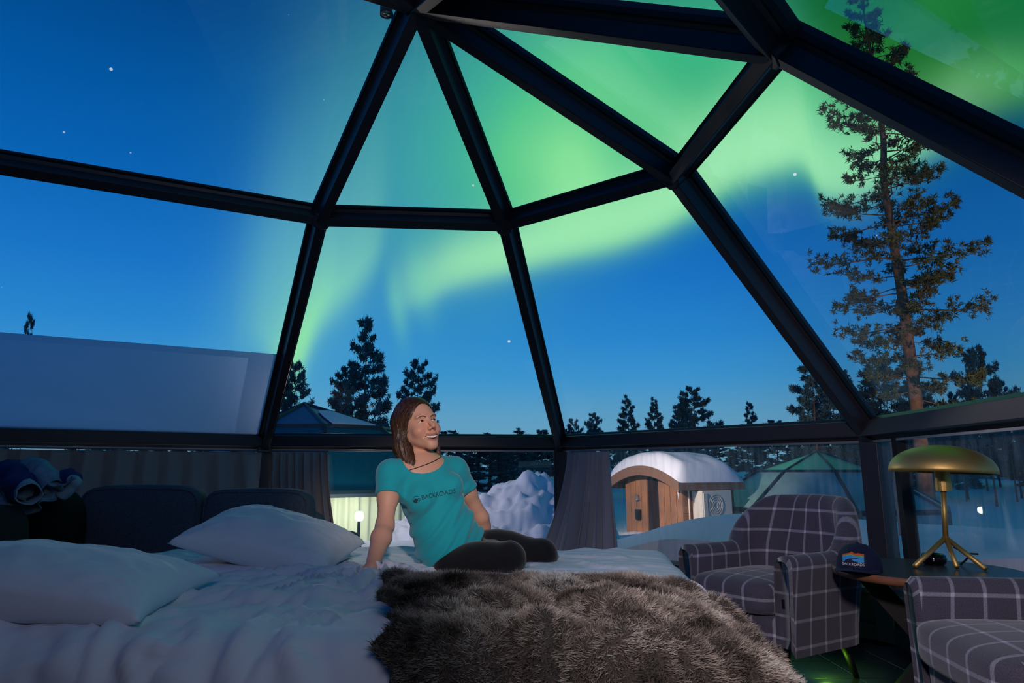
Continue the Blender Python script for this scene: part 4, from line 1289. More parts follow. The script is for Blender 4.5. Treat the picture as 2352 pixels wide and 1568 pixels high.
def armchair(label, loc, rz, W=.275, D=.285):
    root = empty('armchair', loc, rz); tag(root, label, 'armchair', None)
    rad = .15
    # plan path of the shell, from the left arm's front round the back to the right arm's front
    path = [(-W, y) for y in np.linspace(-D, D - rad, 12)]
    path += [(-W + rad - rad * cos(a), D - rad + rad * sin(a)) for a in np.linspace(0, pi / 2, 9)[1:]]
    path += [(x, D) for x in np.linspace(-W + rad, W - rad, 11)[1:]]
    path += [(W - rad + rad * sin(a), D - rad + rad * cos(a)) for a in np.linspace(0, pi / 2, 9)[1:]]
    path += [(W, y) for y in np.linspace(D - rad, -D, 12)[1:]]
    path = np.array(path); n = len(path)
    T = np.gradient(path, axis=0); T /= np.linalg.norm(T, axis=1, keepdims=True); out = np.stack([-T[:, 1], T[:, 0]], -1)
    sl = np.concatenate([[0], np.cumsum(np.linalg.norm(np.diff(path, axis=0), axis=1))]); sl -= sl[-1] / 2
    yb = (path[:, 1] + D) / (2 * D)                                   # 0 at the front, 1 at the back
    top = .605 + .240 * (1 - smooth(.22, .42, np.abs(sl)))
    top = top + .012 * np.cos(path[:, 0] / W * pi / 2) * (yb > .95)
    th = .085 + .025 * yb
    lean = .03 + .10 * smooth(.6, 1.0, yb)
    G, UV = [], []
    for i in range(n):
        zt_, zi, zo = top[i], .18, .175
        h = th[i] / 2; sec = []
        for z in np.linspace(zo, zt_ - h, 7): sec.append((h, z))
        for a in np.linspace(0, pi, 9)[1:-1]: sec.append((h * cos(a), zt_ - h + h * sin(a)))
        for z in np.linspace(zt_ - h, zi, 7): sec.append((-h, z))
        sec = np.array(sec)
        k_ = ((sec[:, 1] - .175) / (.845 - .175)) ** 1.3
        off = sec[:, 0] + lean[i] * k_
        tp_ = 1 - .30 * smooth(.52, .86, sec[:, 1]) * smooth(.1, .30, path[i, 1])
        G.append(np.stack([(path[i, 0] + out[i, 0] * off) * tp_, path[i, 1] + out[i, 1] * off, sec[:, 1]], -1))
        pr = np.concatenate([[0], np.cumsum(np.linalg.norm(np.diff(sec, axis=0), axis=1))])
        spread = sl[i] * (1 + .12 * k_)
        pr = np.where(sec[:, 0] < 0, 2 * pr[10] - pr, pr) if False else sec[:, 1]
        UV.append(np.stack([spread, pr + .01], -1))
    G = np.array(G); UV = np.array(UV)
    mb = MB().grid(G, uv=UV, flip=True)
    for i, fl in ((0, True), (n - 1, False)):          # rounded front faces of the arms
        ring = G[i]; m_ = len(ring); c = ring.mean(0); fwd = np.array([0, -1, 0])
        r1_ = c + (ring - c) * .86 + fwd * .022
        uvr = np.stack([ring[:, 0] + .01, ring[:, 2]], -1)
        mb.grid(np.stack([ring, r1_], 0), uv=np.stack([uvr, uvr], 0), flip=not fl)
        f = list(range(m_)); mb.add(r1_, [f if not fl else f[::-1]], uvr)
    weld(mb.build('shell', M['plaid'], root, smooth=True, local=True, uv=True), .0004)
    o = superbox((0, -.058, .405), (2 * W - .07, 2 * D + .03, .155), 5.5, 16, None, (0, 0, .22)).build('seat_cushion', M['plaid'], root, smooth=True, local=True, uv=True); weld(o)
    o = superbox((0, -.03, .255), (2 * W - .04, 2 * D - .01, .17), 9, 10).build('seat_base', M['plaid'], root, smooth=True, local=True, uv=True); weld(o)
    MB().box((W + .015, -D - .022, .40), (.014, .004, .04)).build('care_tag', M['legwood'], root, local=True)
    for sx in (-1, 1):
        for sy in (-1, 1):
            MB().tube([(sx * .22, sy * .22, .18), (sx * .25, sy * .27, 0)], [.024, .013], 10).build('leg', M['legwood'], root, smooth=True, local=True)
    return root


armchair('grey plaid armchair beside the far end of the bed, turned to the woman', (1.305, 3.572, 0), R(-57))
armchair('grey plaid armchair in the near right corner, cut by the frame', (1.70, 2.185, 0), R(-97), .345)

# ------------------------------------------------------------------ side table and what stands on it
M['walnut'] = mat('walnut_edge', (150, 98, 70), rough=.4, noise_amt=.3, noise_scale=12)
M['table_top'] = mat('dark_table_top', (64, 66, 68), rough=.3, spec=.5)
TX, TY, TZ = 1.755, 2.992, .575
tb = empty('side_table', (TX, TY, 0)); tag(tb, 'round wooden side table with crossed black legs between the armchairs', 'table')
MB().lathe([(.001, TZ - .036), (.342, TZ - .036), (.362, TZ - .030), (.367, TZ - .02), (.365, TZ - .002), (.360, TZ)], 72, (TX, TY, 0)).build('table_edge', M['walnut'], tb, smooth=True)
MB().lathe([(.360, TZ - .0005), (.2, TZ + .0005), (.001, TZ + .0005)], 72, (TX, TY, 0)).build('table_top', M['table_top'], tb)
for a0 in (-20, 70):
    ca, sa = cos(R(a0)), sin(R(a0)); d_ = np.array([ca, sa, 0]); w_ = np.array([-sa, ca, 0])
    for sg in (-1, 1):
        if sg > 0 and a0 == 70: pass
        p, q = np.array([TX, TY, TZ - .036]) - sg * d_ * .23, np.array([TX, TY, 0]) + sg * d_ * .20
        mv = w_ * .03 * sg
        MB().prism([(-.022, -.05), (.022, -.05), (.022, .05), (-.022, .05)], p + mv, q + mv, w_, d_).build('leg', M['legwood'], tb)

# brass mushroom lamp
M['brass'] = mat('brushed_brass', (214, 178, 106), rough=.5, metal=.9, bump=.04, bump_scale=90)
lb = at_z(2180, 1300, TZ)
lx, ly = 1.885, 3.09
la = empty('table_lamp', (lx, ly, TZ)); tag(la, 'unlit brass mushroom lamp on three splayed legs on the side table', 'lamp')
jn = np.array([at_y(2172, 1234, ly)[0], ly, at_y(2172, 1234, ly)[2]])
tp2 = np.array([at_y(2163, 1112, ly)[0], ly, at_y(2163, 1112, ly)[2]])
sh_c = np.array([at_y(2164, 1085, ly)[0], ly, at_y(2164, 1085, ly)[2]])
ax = unit(tp2 - jn)
RL = .44 * (at_y(2288, 1088, ly)[0] - at_y(2041, 1083, ly)[0])
hs = at_y(2164, 1022, ly)[2] - sh_c[2]
tl_ = Matrix.Rotation(R(2.5), 3, 'Y')
prof = [(RL * sin(a), hs * cos(a) ** .9) for a in np.linspace(0.02, pi / 2, 16)]
inner = [(RL * .985 * sin(a), hs * .95 * cos(a) ** .9) for a in np.linspace(pi / 2, 0.02, 12)]
MB().lathe([(.001, hs)] + prof + inner, 64, sh_c, tl_).build('lamp_shade', M['brass'], la, smooth=True)
MB().lathe([(.001, .06), (.030, .06), (.030, .0), (.032, .0), (.032, -.045), (.001, -.046)], 24, sh_c - ax * .035).build('socket', M['brass'], la, smooth=False)
MB().tube([sh_c - ax * .07, jn], .0115, 14).build('stem', M['brass'], la, smooth=True)
for px_, py_ in ((2101, 1300), (2198, 1302), (2264, 1306)):
    ft = at_z(px_, py_, TZ + .01); ft = np.array([ft[0], ft[1], TZ + .010])
    ft = jn + (ft - jn) * 1.0
    MB().tube([jn + unit(ft - jn) * -.01, ft], .0105, 12).build('leg', M['brass'], la, smooth=True)
# small glossy black bowl-like tea light holder
M['gloss_black'] = mat('gloss_black', (10, 10, 13), rough=.08, spec=.7)
bp_ = at_z(2146, 1297, TZ)
bw = .052
o = MB().lathe([(.001, 0), (.036, 0), (.048, .012), (bw, .028), (.048, .043), (.040, .049), (.034, .046), (.030, .030), (.001, .026)], 36, (bp_[0], bp_[1], TZ)).build('candle_holder', M['gloss_black'], smooth=True)
tag(o, 'small glossy black round holder under the brass lamp', 'holder')
s1_, s2_, s3_ = at_z(2206, 1297, TZ + .003), at_y(2226, 1278, ly - .03), at_y(2246, 1272, ly - .02)
s0_ = at_y(2190, 1256, ly + .01)
o = MB().tube([s0_, at_y(2206, 1264, ly - .01), at_y(2226, 1271, ly - .03), s3_], .004, 8).build('strap', M['rubber']); tag(o, 'thin black strap hooked over the right leg of the brass lamp', 'strap')
MB().tube([at_y(2229, 1272, ly - .035), at_y(2218, 1286, ly - .04), np.array([s1_[0], s1_[1], TZ + .004])], .004, 8).build('loose_end', M['rubber'], o)

# ------------------------------------------------------------------ cap
M['cap'] = mat('navy_cotton', (16, 24, 62), rough=.85, noise_amt=.2, noise_scale=60, bump=.1, bump_scale=250)
M['cap_mesh'] = mat('navy_mesh', (12, 20, 58), rough=.8)


def flat_mat(name, c, rough=.7): return mat(name, c, rough)


cap_p = at_z(1995, 1316, TZ)
cap_rz = R(-36)
cap = empty('cap', (cap_p[0] + .01, cap_p[1] + .09, TZ)); tag(cap, 'navy trucker cap with a mountain patch on the side table', 'cap')
cM = np.array(Matrix.Rotation(cap_rz, 3, 'Z')); cO = np.array(cap.location)
cl = lambda P: np.asarray(P) @ cM.T + cO
ph = np.linspace(0, 2 * pi, 49)[:-1]; tt = np.linspace(0, 1, 16)
G = np.zeros((16, 48, 3))
for i, t_ in enumerate(tt):
    f_ = (1 - t_ ** 2.6) ** .5
    fr_ = np.clip(-np.sin(ph), 0, 1)
    rx, ry = .086, .112
    G[i] = np.stack([rx * np.cos(ph) * f_, ry * np.sin(ph) * (f_ * (1 - fr_ * .0) + .10 * fr_ * t_ * (1 - t_)), -.002 + .112 * t_ * (1 - .10 * np.clip(np.sin(ph), 0, 1) * (1 - t_)) + .012 * fr_ * np.sin(pi * t_) ], -1)
Gw = cl(G)
front = [j for j in range(48) if not (4 < j < 20)]
mbc = MB(); mbc.grid(Gw, wrap_v=True)
fc = [q for q in mbc.f]
back_f = [q for q in fc if all(4 <= (k_ % 48) <= 20 for k_ in q) and max(k_ // 48 for k_ in q) < 12]
crown = MB().add(Gw.reshape(-1, 3), [q for q in fc if q not in back_f]).build('crown', M['cap'], cap, smooth=True)
MB().add(Gw.reshape(-1, 3), back_f).build('back_panel', M['cap_mesh'], cap, smooth=True)
# ribs of the back panel and adjuster
for j in range(6, 20, 2):
    MB().tube(Gw[0:12, j] + 0, .0016, 5, caps=False).build('rib', M['cap_mesh'], cap)
pbm = np.linspace(R(198), R(342), 25); wv_ = np.linspace(0, 1, 9)
G2 = np.zeros((25, 9, 3))
for i, a in enumerate(pbm):
    k_ = max(0, sin((a - R(198)) / R(144) * pi)) ** .6
    for j, w_ in enumerate(wv_):
        x, y = .086 * cos(a), .112 * sin(a)
        ext = w_ * .072 * k_
        G2[i, j] = (x * (1 + .08 * w_), y - ext, .016 - .10 * (x / .09) ** 2 * w_ * .16 - .010 * w_ + .012 * w_ * (1 - (x / .1) ** 2))
G2[..., 2] = np.maximum(G2[..., 2], .004)
br_ = MB().grid(cl(G2)).build('brim', M['cap'], cap, smooth=True); br_.modifiers.new('t', 'SOLIDIFY').thickness = .003
MB().lathe([(.001, .006), (.005, .004), (.007, 0)], 10, cl([[0, 0, .108]])[0]).build('top_button', M['cap'], cap)
# embroidered patch
cb = BVHTree.FromPolygons(Gw.reshape(-1, 3).tolist(), fc)
fd = np.array(cl([[0, 1, 0]])[0] - cO); fu = np.array(cl([[1, 0, 0]])[0] - cO); fz = np.array([0, 0, 1.])
po_ = cl([[-.004, -.12, .056]])[0]
PW, PH = .092, .058
bands = [('patch', (14, 16, 40), [(-.5, -.5), (.5, -.5), (.5, .5), (-.5, .5)], .0012),
         ('orange_ridge', (222, 96, 34), [(-.44, .12), (-.44, .20), (-.30, .30), (-.14, .36), (-.04, .46), (.06, .36), (.14, .34), (.22, .38), (.32, .34), (.44, .30), (.44, .10)], .0017),
         ('green_ridge', (64, 150, 84), [(-.44, .02), (-.44, .14), (-.28, .25), (-.08, .31), (.10, .26), (.30, .25), (.44, .20), (.44, .02)], .0022),
         ('yellow_line', (226, 176, 60), [(-.44, .10), (-.28, .205), (-.08, .27), (.10, .22), (.30, .205), (.44, .16), (.44, .13), (.30, .175), (.10, .19), (-.08, .24), (-.28, .175), (-.44, .07)], .0026),
         ('blue_field', (52, 158, 220), [(-.44, -.24), (-.44, .08), (-.28, .18), (-.08, .24), (.10, .19), (.30, .18), (.44, .13), (.44, -.24)], .0030),
         ('dark_river', (16, 24, 66), [(-.36, -.24), (-.30, -.10), (-.16, -.01), (.0, .03), (.16, .05), (.24, .07), (.22, .03), (.10, .0), (.0, -.02), (-.05, -.06), (.0, -.11), (.14, -.18), (.24, -.24)], .0036)]
pt_ = None
for nm, c_, poly, lf in bands:
    v_, f_ = tri_poly([(x * PW, y * PH) for x, y in poly])
    P_, f2 = project(v_, f_, cb, po_, fu, fz, fd, lf)
    o_ = MB().add(P_, f2).build(nm, flat_mat(nm, c_), cap if pt_ is None else pt_)
    if pt_ is None: pt_ = o_; o_.modifiers.new('t', 'SOLIDIFY').thickness = .002
v_, f_ = text_mesh('BACKROADS', .0185); v_ *= (.90 * PW) / (v_[:, 0].max() - v_[:, 0].min())
P_, f2 = project(v_, f_, cb, po_ - fz * PH * .375, fu, fz, fd, .0032)
MB().add(P_, f2).build('lettering', flat_mat('white_thread', (226, 228, 236)), pt_)

# ------------------------------------------------------------------ spot lamp on the beam by the apex
sp_ = at_y(884, 8, 3.05); lens = at_y(887, 33, 3.02)
axs = unit(lens - sp_); axs = unit(np.array([.02, -.05, -1.0]))
st = empty('spot_lamp', tuple(lens)); tag(st, 'black tube spot lamp, unlit, on the slanting beam by the top', 'lamp')
MB().tube([lens - axs * .16, lens + axs * .004], .031, 24, caps=False).build('tube', M['metal'], st, smooth=True).modifiers.new('t', 'SOLIDIFY').thickness = -.003
MB().tube([lens - axs * .16, lens - axs * .158], .031, 24).build('end_cap', M['metal'], st)
M['lens'] = mat('lens', (190, 196, 186), rough=.2, spec=.8)
u_ = unit(np.cross(axs, [0, 1, 0])); w_ = np.cross(axs, u_)
an = np.linspace(0, 2 * pi, 25)[:-1]
lo_ = MB().add(np.array([lens + u_ * .027 * cos(q) + w_ * .027 * sin(q) - axs * .002 for q in an]), [tuple(range(24))]).build('lens', M['lens'], st)
for q in range(3):
    MB().lathe([(.001, 0), (.006, .001), (.008, .004)], 12, lens + u_ * .012 * cos(q * 2.09) + w_ * .012 * sin(q * 2.09) - np.array([0, 0, .003])).build('diode', M['alu'], lo_)
e_ = nP + (nE - nP) * .16
MB().tube([lens - axs * .10, (lens - axs * .10) * .4 + e_ * .6, e_], .009, 8).build('bracket', M['metal'], st)

# ------------------------------------------------------------------ the woman
def ell(P, c, r):
    q = (P - np.array(c, np.float32)) / np.array(r, np.float32); k0 = np.sqrt((q ** 2).sum(-1)) + 1e-9
    k1 = np.sqrt(((q / np.array(r, np.float32)) ** 2).sum(-1)) + 1e-9
    return k0 * (k0 - 1) / k1


def cap_(P, a, b, ra, rb):
    a, b = np.array(a, np.float32), np.array(b, np.float32); d = b - a
    t = np.clip(((P - a) @ d) / (d @ d), 0, 1)
    return np.sqrt(((P - a - t[..., None] * d) ** 2).sum(-1)) - (ra + (rb - ra) * t)


def smin(a, b, k):
    h = np.clip(.5 + .5 * (b - a) / k, 0, 1); return b + (a - b) * h - k * h * (1 - h)


def smax(a, b, k): return -smin(-a, -b, k)


def nets(fn, lo, hi, h):
    """Mesh of fn = 0 by surface nets."""
    lo = np.array(lo, float); n = np.ceil((np.array(hi) - lo) / h).astype(int) + 1
    ax = [(lo[k] + h * np.arange(n[k])).astype(np.float32) for k in range(3)]
    F = np.empty(n, np.float32)
    for i0 in range(0, n[0], 24):
        Pg = np.stack(np.meshgrid(ax[0][i0:i0 + 24], ax[1], ax[2], indexing='ij'), -1)
        F[i0:i0 + 24] = fn(Pg)
    ins = F < 0
    m = n - 1
    c8 = [ins[i:m[0] + i, j:m[1] + j, k:m[2] + k] for i in (0, 1) for j in (0, 1) for k in (0, 1)]
    s_ = sum(c.astype(np.int8) for c in c8); act = (s_ > 0) & (s_ < 8)
    idx = np.argwhere(act); cid = np.full(m, -1, np.int64); cid[act] = np.arange(len(idx))
    acc = np.zeros((len(idx), 3)); cnt = np.zeros(len(idx))
    for axis in range(3):
        o = [a for a in range(3) if a != axis]
        for u in (0, 1):
            for v in (0, 1):
                p0 = idx.copy(); p0[:, o[0]] += u; p0[:, o[1]] += v
                p1 = p0.copy(); p1[:, axis] += 1
                f0 = F[tuple(p0.T)]; f1 = F[tuple(p1.T)]; x = (f0 < 0) != (f1 < 0)
                t = np.where(x, f0 / (f0 - f1 + 1e-12), 0)
                q = p0.astype(float); q[:, axis] += t
                acc[x] += q[x]; cnt[x] += 1
    V = lo + h * acc / cnt[:, None]
    faces = []
    for axis in range(3):
        o = [a for a in range(3) if a != axis]
        sl0 = [slice(None)] * 3; sl1 = [slice(None)] * 3
        sl0[axis] = slice(0, -1); sl1[axis] = slice(1, None)
        x = ins[tuple(sl0)] != ins[tuple(sl1)]
        e = np.argwhere(x)
        ok = (e[:, o[0]] > 0) & (e[:, o[1]] > 0) & (e[:, o[0]] < m[o[0]]) & (e[:, o[1]] < m[o[1]]); e = e[ok]
        g = []
        for du, dv in ((-1, -1), (0, -1), (0, 0), (-1, 0)):
            q = e.copy(); q[:, o[0]] += du; q[:, o[1]] += dv; g.append(cid[tuple(q.T)])
        g = np.stack(g, 1); fl = ins[tuple(e.T)]
        if axis == 1: fl = ~fl
        g[~fl] = g[~fl][:, ::-1]
        faces.append(g)
    return V, np.concatenate(faces)


def obj_np(name, V, Fq, m, parent):
    me = bpy.data.meshes.new(name); V = np.asarray(V, np.float32); Fq = np.asarray(Fq, np.int32)
    me.vertices.add(len(V)); me.vertices.foreach_set('co', V.ravel())
    me.loops.add(Fq.size); me.loops.foreach_set('vertex_index', Fq.ravel())
    me.polygons.add(len(Fq)); me.polygons.foreach_set('loop_start', (np.arange(len(Fq)) * Fq.shape[1]).astype(np.int32))
    me.update(calc_edges=True); me.validate()
    me.polygons.foreach_set('use_smooth', [True] * len(me.polygons))
    if m is not None: me.materials.append(m)
    o = bpy.data.objects.new(name, me); COL.objects.link(o)
    if parent is not None: fix_parent(o, parent)
    return o


M['hair'] = None
# joints
J = dict(
    pelvis=at_y(1038, 1264, 2.86), waist=at_y(1008, 1190, 2.86), chest=at_y(982, 1118, 2.85), neck=at_y(966, 1062, 2.87),
    shr=at_y(897, 1088, 2.78), shl=at_y(1044, 1080, 2.93),
    elr=at_y(884, 1208, 2.67), wrr=at_y(858, 1316, 2.52), ell=at_y(1104, 1188, 3.03), wrl=at_y(1118, 1262, 3.12),
    hpr=at_y(1036, 1304, 2.75), knr=at_y(1170, 1292, 2.68), anr=at_y(1060, 1285, 3.02),
    hpl=at_y(1082, 1256, 2.92), knl=at_y(1246, 1272, 2.98), anl=at_y(1150, 1262, 3.24))
J['pelvis'][2] = max(J['pelvis'][2], .680)
for k_ in ('knr',): J[k_][2] = .655
for k_ in ('anr', 'anl'): J[k_][2] = .635
TF = unit(np.array([.42, -.90, .05]))                   # chest direction
UPV = unit(J['chest'] - J['waist']); TR = unit(np.cross(UPV, TF)); TF = unit(np.cross(TR, UPV))     # her right: toward the camera's left
TRr = TR if TR[0] < 0 else -TR

# head frame
yaw, pit, rol = R(40), R(13), R(9)
hf = np.array([sin(yaw) * cos(pit), -cos(yaw) * cos(pit), sin(pit)])
hx_ = np.array([-cos(yaw), -sin(yaw), 0.0]); hz_ = np.cross(hx_, hf)
hx2 = hx_ * cos(rol) - hz_ * sin(rol); hz2 = hz_ * cos(rol) + hx_ * sin(rol)
HM = np.stack([hx2, hf, hz2], 0)                        # rows: her right, forward, up
eye_mid = at_y(982, 965, 2.80)
HO = eye_mid - HM.T @ np.array([0, .080, .004])
hw = lambda p: HO + HM.T @ np.array(p, float)          # head to world
tohead = lambda P: (P - HO.astype(np.float32)) @ HM.T.astype(np.float32)


def sd_head(P):
    p = tohead(P)
    px_ = np.abs(p[..., 0]); ps = np.stack([px_, p[..., 1], p[..., 2]], -1)
    d = ell(p, (0, -.012, .036), (.071, .092, .086))
    d = smin(d, ell(p, (0, .028, -.008), (.060, .060, .088)), .03)
    d = smin(d, cap_(ps, (.045, .010, -.046), (.010, .068, -.096), .021, .015), .03)       # jaw
    d = smin(d, ell(p, (0, .075, -.101), (.018, .016, .015)), .018)                       # chin
    d = smin(d, ell(ps, (.038, .060, -.033), (.026, .024, .023)), .024)                   # cheeks
    d = smin(d, ell(p, (0, .072, -.066), (.034, .022, .026)), .018)                       # muzzle
    d = smin(d, ell(ps, (.026, .076, .022), (.024, .012, .009)), .014)                    # brow ridge
    d = smax(d, -ell(ps, (.031, .096, .002), (.017, .016, .0105)), .014)                  # sockets
    d = smin(d, cap_(p, (0, .080, .016), (0, .1110, -.0275), .0075, .0098), .011)           # nose
    d = smin(d, ell(ps, (.0115, .096, -.034), (.0085, .011, .0075)), .007)
    d = smax(d, -ell(ps, (.0062, .102, -.041), (.0036, .006, .004)), .003)
    # eyelids round the eyeballs, with a narrow laughing slit
    d = smin(d, ell(ps, (.031, .0680, .002), (.0160, .0150, .0125)), .004)
    arc = np.abs(ps[..., 0] - .031)
    slit = ell(np.stack([ps[..., 0], p[..., 1], p[..., 2] + arc ** 2 * 10 - .0012], -1), (.031, .085, .002), (.0135, .016, .0033))
    d = smax(d, -slit, .0015)
    # mouth: open smile; z offset curls the corners up
    cz = p[..., 2] - px_ ** 2 * 11
    pm = np.stack([p[..., 0], p[..., 1] + px_ ** 2 * 9, cz], -1)
    pms = np.stack([px_, pm[..., 1], pm[..., 2]], -1)
    d = smin(d, cap_(pms, (0, .0935, -.0610), (.0300, .0935, -.0655), .0046, .0026), .005)   # upper lip
    d = smin(d, cap_(pms, (0, .0905, -.0800), (.0285, .0920, -.0690), .0056, .0026), .006)   # lower lip
    d = smax(d, -ell(pm, (0, .094, -.0705), (.0300, .018, .0068)), .002)
    d = smax(d, -cap_(ps, (.0205, .0945, -.038), (.0365, .0790, -.064), .0022, .0018), .007)      # smile line
    # ears
    d = smin(d, ell(ps, (.073, -.012, -.012), (.008, .018, .030)), .006)
    return d


nk0 = hw((0, -.030, -.060)); nk1 = J['neck'] + np.array([0, .01, -.02])


def sd_neck(P):
    d = cap_(P, nk0, nk1, .045, .053)
    for s in (1, -1):        # the two long neck muscles
        d = smin(d, cap_(P, hw((.045 * s, -.01, -.06)), J['neck'] + TF * .045 - UPV * .035, .012, .010), .02)
    d = smin(d, cap_(P, J['neck'] - UPV * .02, J['shr'] * .55 + J['neck'] * .45 - UPV * .02, .048, .040), .04)
    d = smin(d, cap_(P, J['neck'] - UPV * .02, J['shl'] * .55 + J['neck'] * .45 - UPV * .02, .048, .040), .04)
    return d


def local(P, c):
    q = P - np.asarray(c, np.float32)
    return np.stack([q @ TRr.astype(np.float32), q @ TF.astype(np.float32), q @ UPV.astype(np.float32)], -1)


def sd_torso(P, grow=0.0):
    d = ell(local(P, J['chest'] - TF * .012), (0, 0, 0), (.117 + grow, .088 + grow, .150 + grow))
    d = smin(d, ell(local(P, J['waist']), (0, 0, 0), (.100 + grow, .080 + grow, .14 + grow)), .06)
    d = smin(d, ell(local(P, J['pelvis']), (0, 0, 0), (.132 + grow, .105 + grow, .105 + grow)), .06)
    d = smin(d, cap_(P, J['shr'], J['shl'], .040 + grow, .040 + grow), .055)
    for s in (1, -1):
        c = J['chest'] + TRr * (.062 * s) + TF * .062 - UPV * .030
        d = smin(d, ell(local(P, c), (0, 0, 0), (.058 + grow * .6, .052 + grow * .6, .056 + grow * .6)), .03)
    return d


def sd_arm(P, a, b, c, g=0.0):
    d = cap_(P, a, a + (b - a) * .45, .040 + g, .038 + g)
    d = smin(d, cap_(P, a + (b - a) * .35, b, .038 + g, .032 + g), .03)
    d = smin(d, cap_(P, b, b + (c - b) * .3, .034 + g, .036 + g), .02)
    d = smin(d, cap_(P, b + (c - b) * .3, c, .036 + g, .024 + g), .02)
    return d


def sd_hand(P, w, fd, up, sgn):
    """Open hand resting flat: w wrist, fd finger direction, up back of the hand."""
    sd_ = np.cross(up, fd) * sgn
    q = P - np.asarray(w, np.float32)
    L = np.stack([q @ sd_.astype(np.float32), q @ fd.astype(np.float32), q @ up.astype(np.float32)], -1)
    d = cap_(L, (0, -.01, .0), (0, .02, -.002), .024, .024)
    pal = ell(L, (0, .048, -.006), (.040, .046, .015)); d = smin(d, pal, .016)
    for k_, (x, ln) in enumerate(((-.030, .068), (-.010, .078), (.010, .074), (.029, .058))):
        sp = x * .25
        a = (x, .082, -.004); b = (x + sp * .5, .082 + ln * .48, .003); c = (x + sp, .082 + ln, -.010)
        d = smin(d, smin(cap_(L, a, b, .0088, .0082), cap_(L, b, c, .0082, .0066), .003), .005)
    d = smin(d, smin(cap_(L, (-.030, .022, -.008), (-.058, .058, -.010), .0125, .0105), cap_(L, (-.058, .058, -.010), (-.066, .092, -.013), .0100, .0080), .003), .012)
    return d


hr_dir = unit(np.array([-.90, -.10, -.10])); hr_up = unit(np.array([-.12, -.05, 1.0]))
hr_w = np.array([*(J['wrr'][:2]), .632]) + np.array([-.012, -.035, 0])
J['wrr'] = hr_w + np.array([.012, .004, .016])
hl_dir = unit(np.array([.75, .55, -.1])); hl_up = np.array([0, 0, 1.0])
hl_w = np.array([*(J['wrl'][:2]), .630]); J['wrl'] = hl_w + np.array([-.01, 0, .018])


def sd_arms(P):
    d = sd_arm(P, J['shr'], J['elr'], J['wrr'])
    d = np.minimum(d, sd_arm(P, J['shl'], J['ell'], J['wrl']))
    d = smin(d, sd_hand(P, hr_w, hr_dir, hr_up, 1), .014)
    d = smin(d, sd_hand(P, hl_w, hl_dir, hl_up, -1), .014)
    return d


def sd_legs(P, g=0.0):
    d = None
    for s in 'rl':
        h_, k_, a_ = J['hp' + s], J['kn' + s], J['an' + s]
        e = cap_(P, h_, h_ + (k_ - h_) * .5, .070 + g, .067 + g)
        e = smin(e, cap_(P, h_ + (k_ - h_) * .4, k_, .067 + g, .055 + g), .05)
        e = smin(e, cap_(P, k_, k_ + (a_ - k_) * .4, .057 + g, .052 + g), .02)
        e = smin(e, cap_(P, k_ + (a_ - k_) * .35, a_, .053 + g, .034 + g), .03)
        d = e if d is None else smin(d, e, .012)
    return d


feet = []
for s in 'rl':
    a_ = J['an' + s]; fd_ = unit(a_ - J['kn' + s]); feet.append((a_, a_ + fd_ * .13 + np.array([0, 0, -.012])))


def sd_feet(P):
    d = None
    for a_, b_ in feet:
        e = smin(cap_(P, a_, a_ * .4 + b_ * .6, .032, .030), cap_(P, a_ * .5 + b_ * .5, b_, .030, .020), .02)
        d = e if d is None else np.minimum(d, e)
    return d


def sd_skin(P):
    d = smin(sd_neck(P), sd_torso(P), .03)
    d = smin(d, sd_head(P), .022)
    d = smin(d, sd_arms(P), .02)
    return d


woman = empty('person', (float(J['pelvis'][0]), float(J['pelvis'][1]), .60))
tag(woman, 'smiling woman in a turquoise tee and black leggings sitting on the bed', 'person')


def skin_mat():
    m = mat('skin', (206, 152, 126), rough=.5, spec=.4, sss=.12, bump=.04, bump_scale=500)
    t = m.node_tree; b = t.nodes['Principled BSDF']
    a = t.nodes.new('ShaderNodeAttribute'); a.attribute_name = 'tone'
    t.links.new(a.outputs['Color'], b.inputs['Base Color'])
    return m
M['skin'] = skin_mat()

lo_h = HO - .16; hi_h = HO + .16
zc = float(HO[2] - .118)
lo_h[2] = zc
V1, F1 = nets(sd_skin, lo_h, hi_h, .0019)
allp = np.array(list(J.values()) + [hr_w + hr_dir * .17, hl_w + hl_dir * .17] + [q for f_ in feet for q in f_])
lo_b = allp.min(0) - .12; hi_b = allp.max(0) + .12; hi_b[2] = zc + .004; lo_b[2] = .56


def sd_body(P):
    d = smin(sd_neck(P), sd_torso(P), .03)
    hsel = P[..., 2] > zc - .08
    if hsel.any():
        hd = np.full(P.shape[:-1], 1.0, np.float32); hd[hsel] = sd_head(P[hsel]); d = smin(d, hd, .022)
    d = smin(d, sd_arms(P), .02)
    lo_ = P[..., 2] < zc - .12
    if lo_.any():
        q_ = P[lo_]; d[lo_] = smin(d[lo_], smin(sd_legs(q_), sd_feet(q_), .015), .04)
    return d


V2, F2 = nets(sd_body, lo_b, hi_b, .0042)
Vs = np.concatenate([V1, V2]); Fs = np.concatenate([F1, F2 + len(V1)])
body = obj_np('body', Vs, Fs, M['skin'], woman)
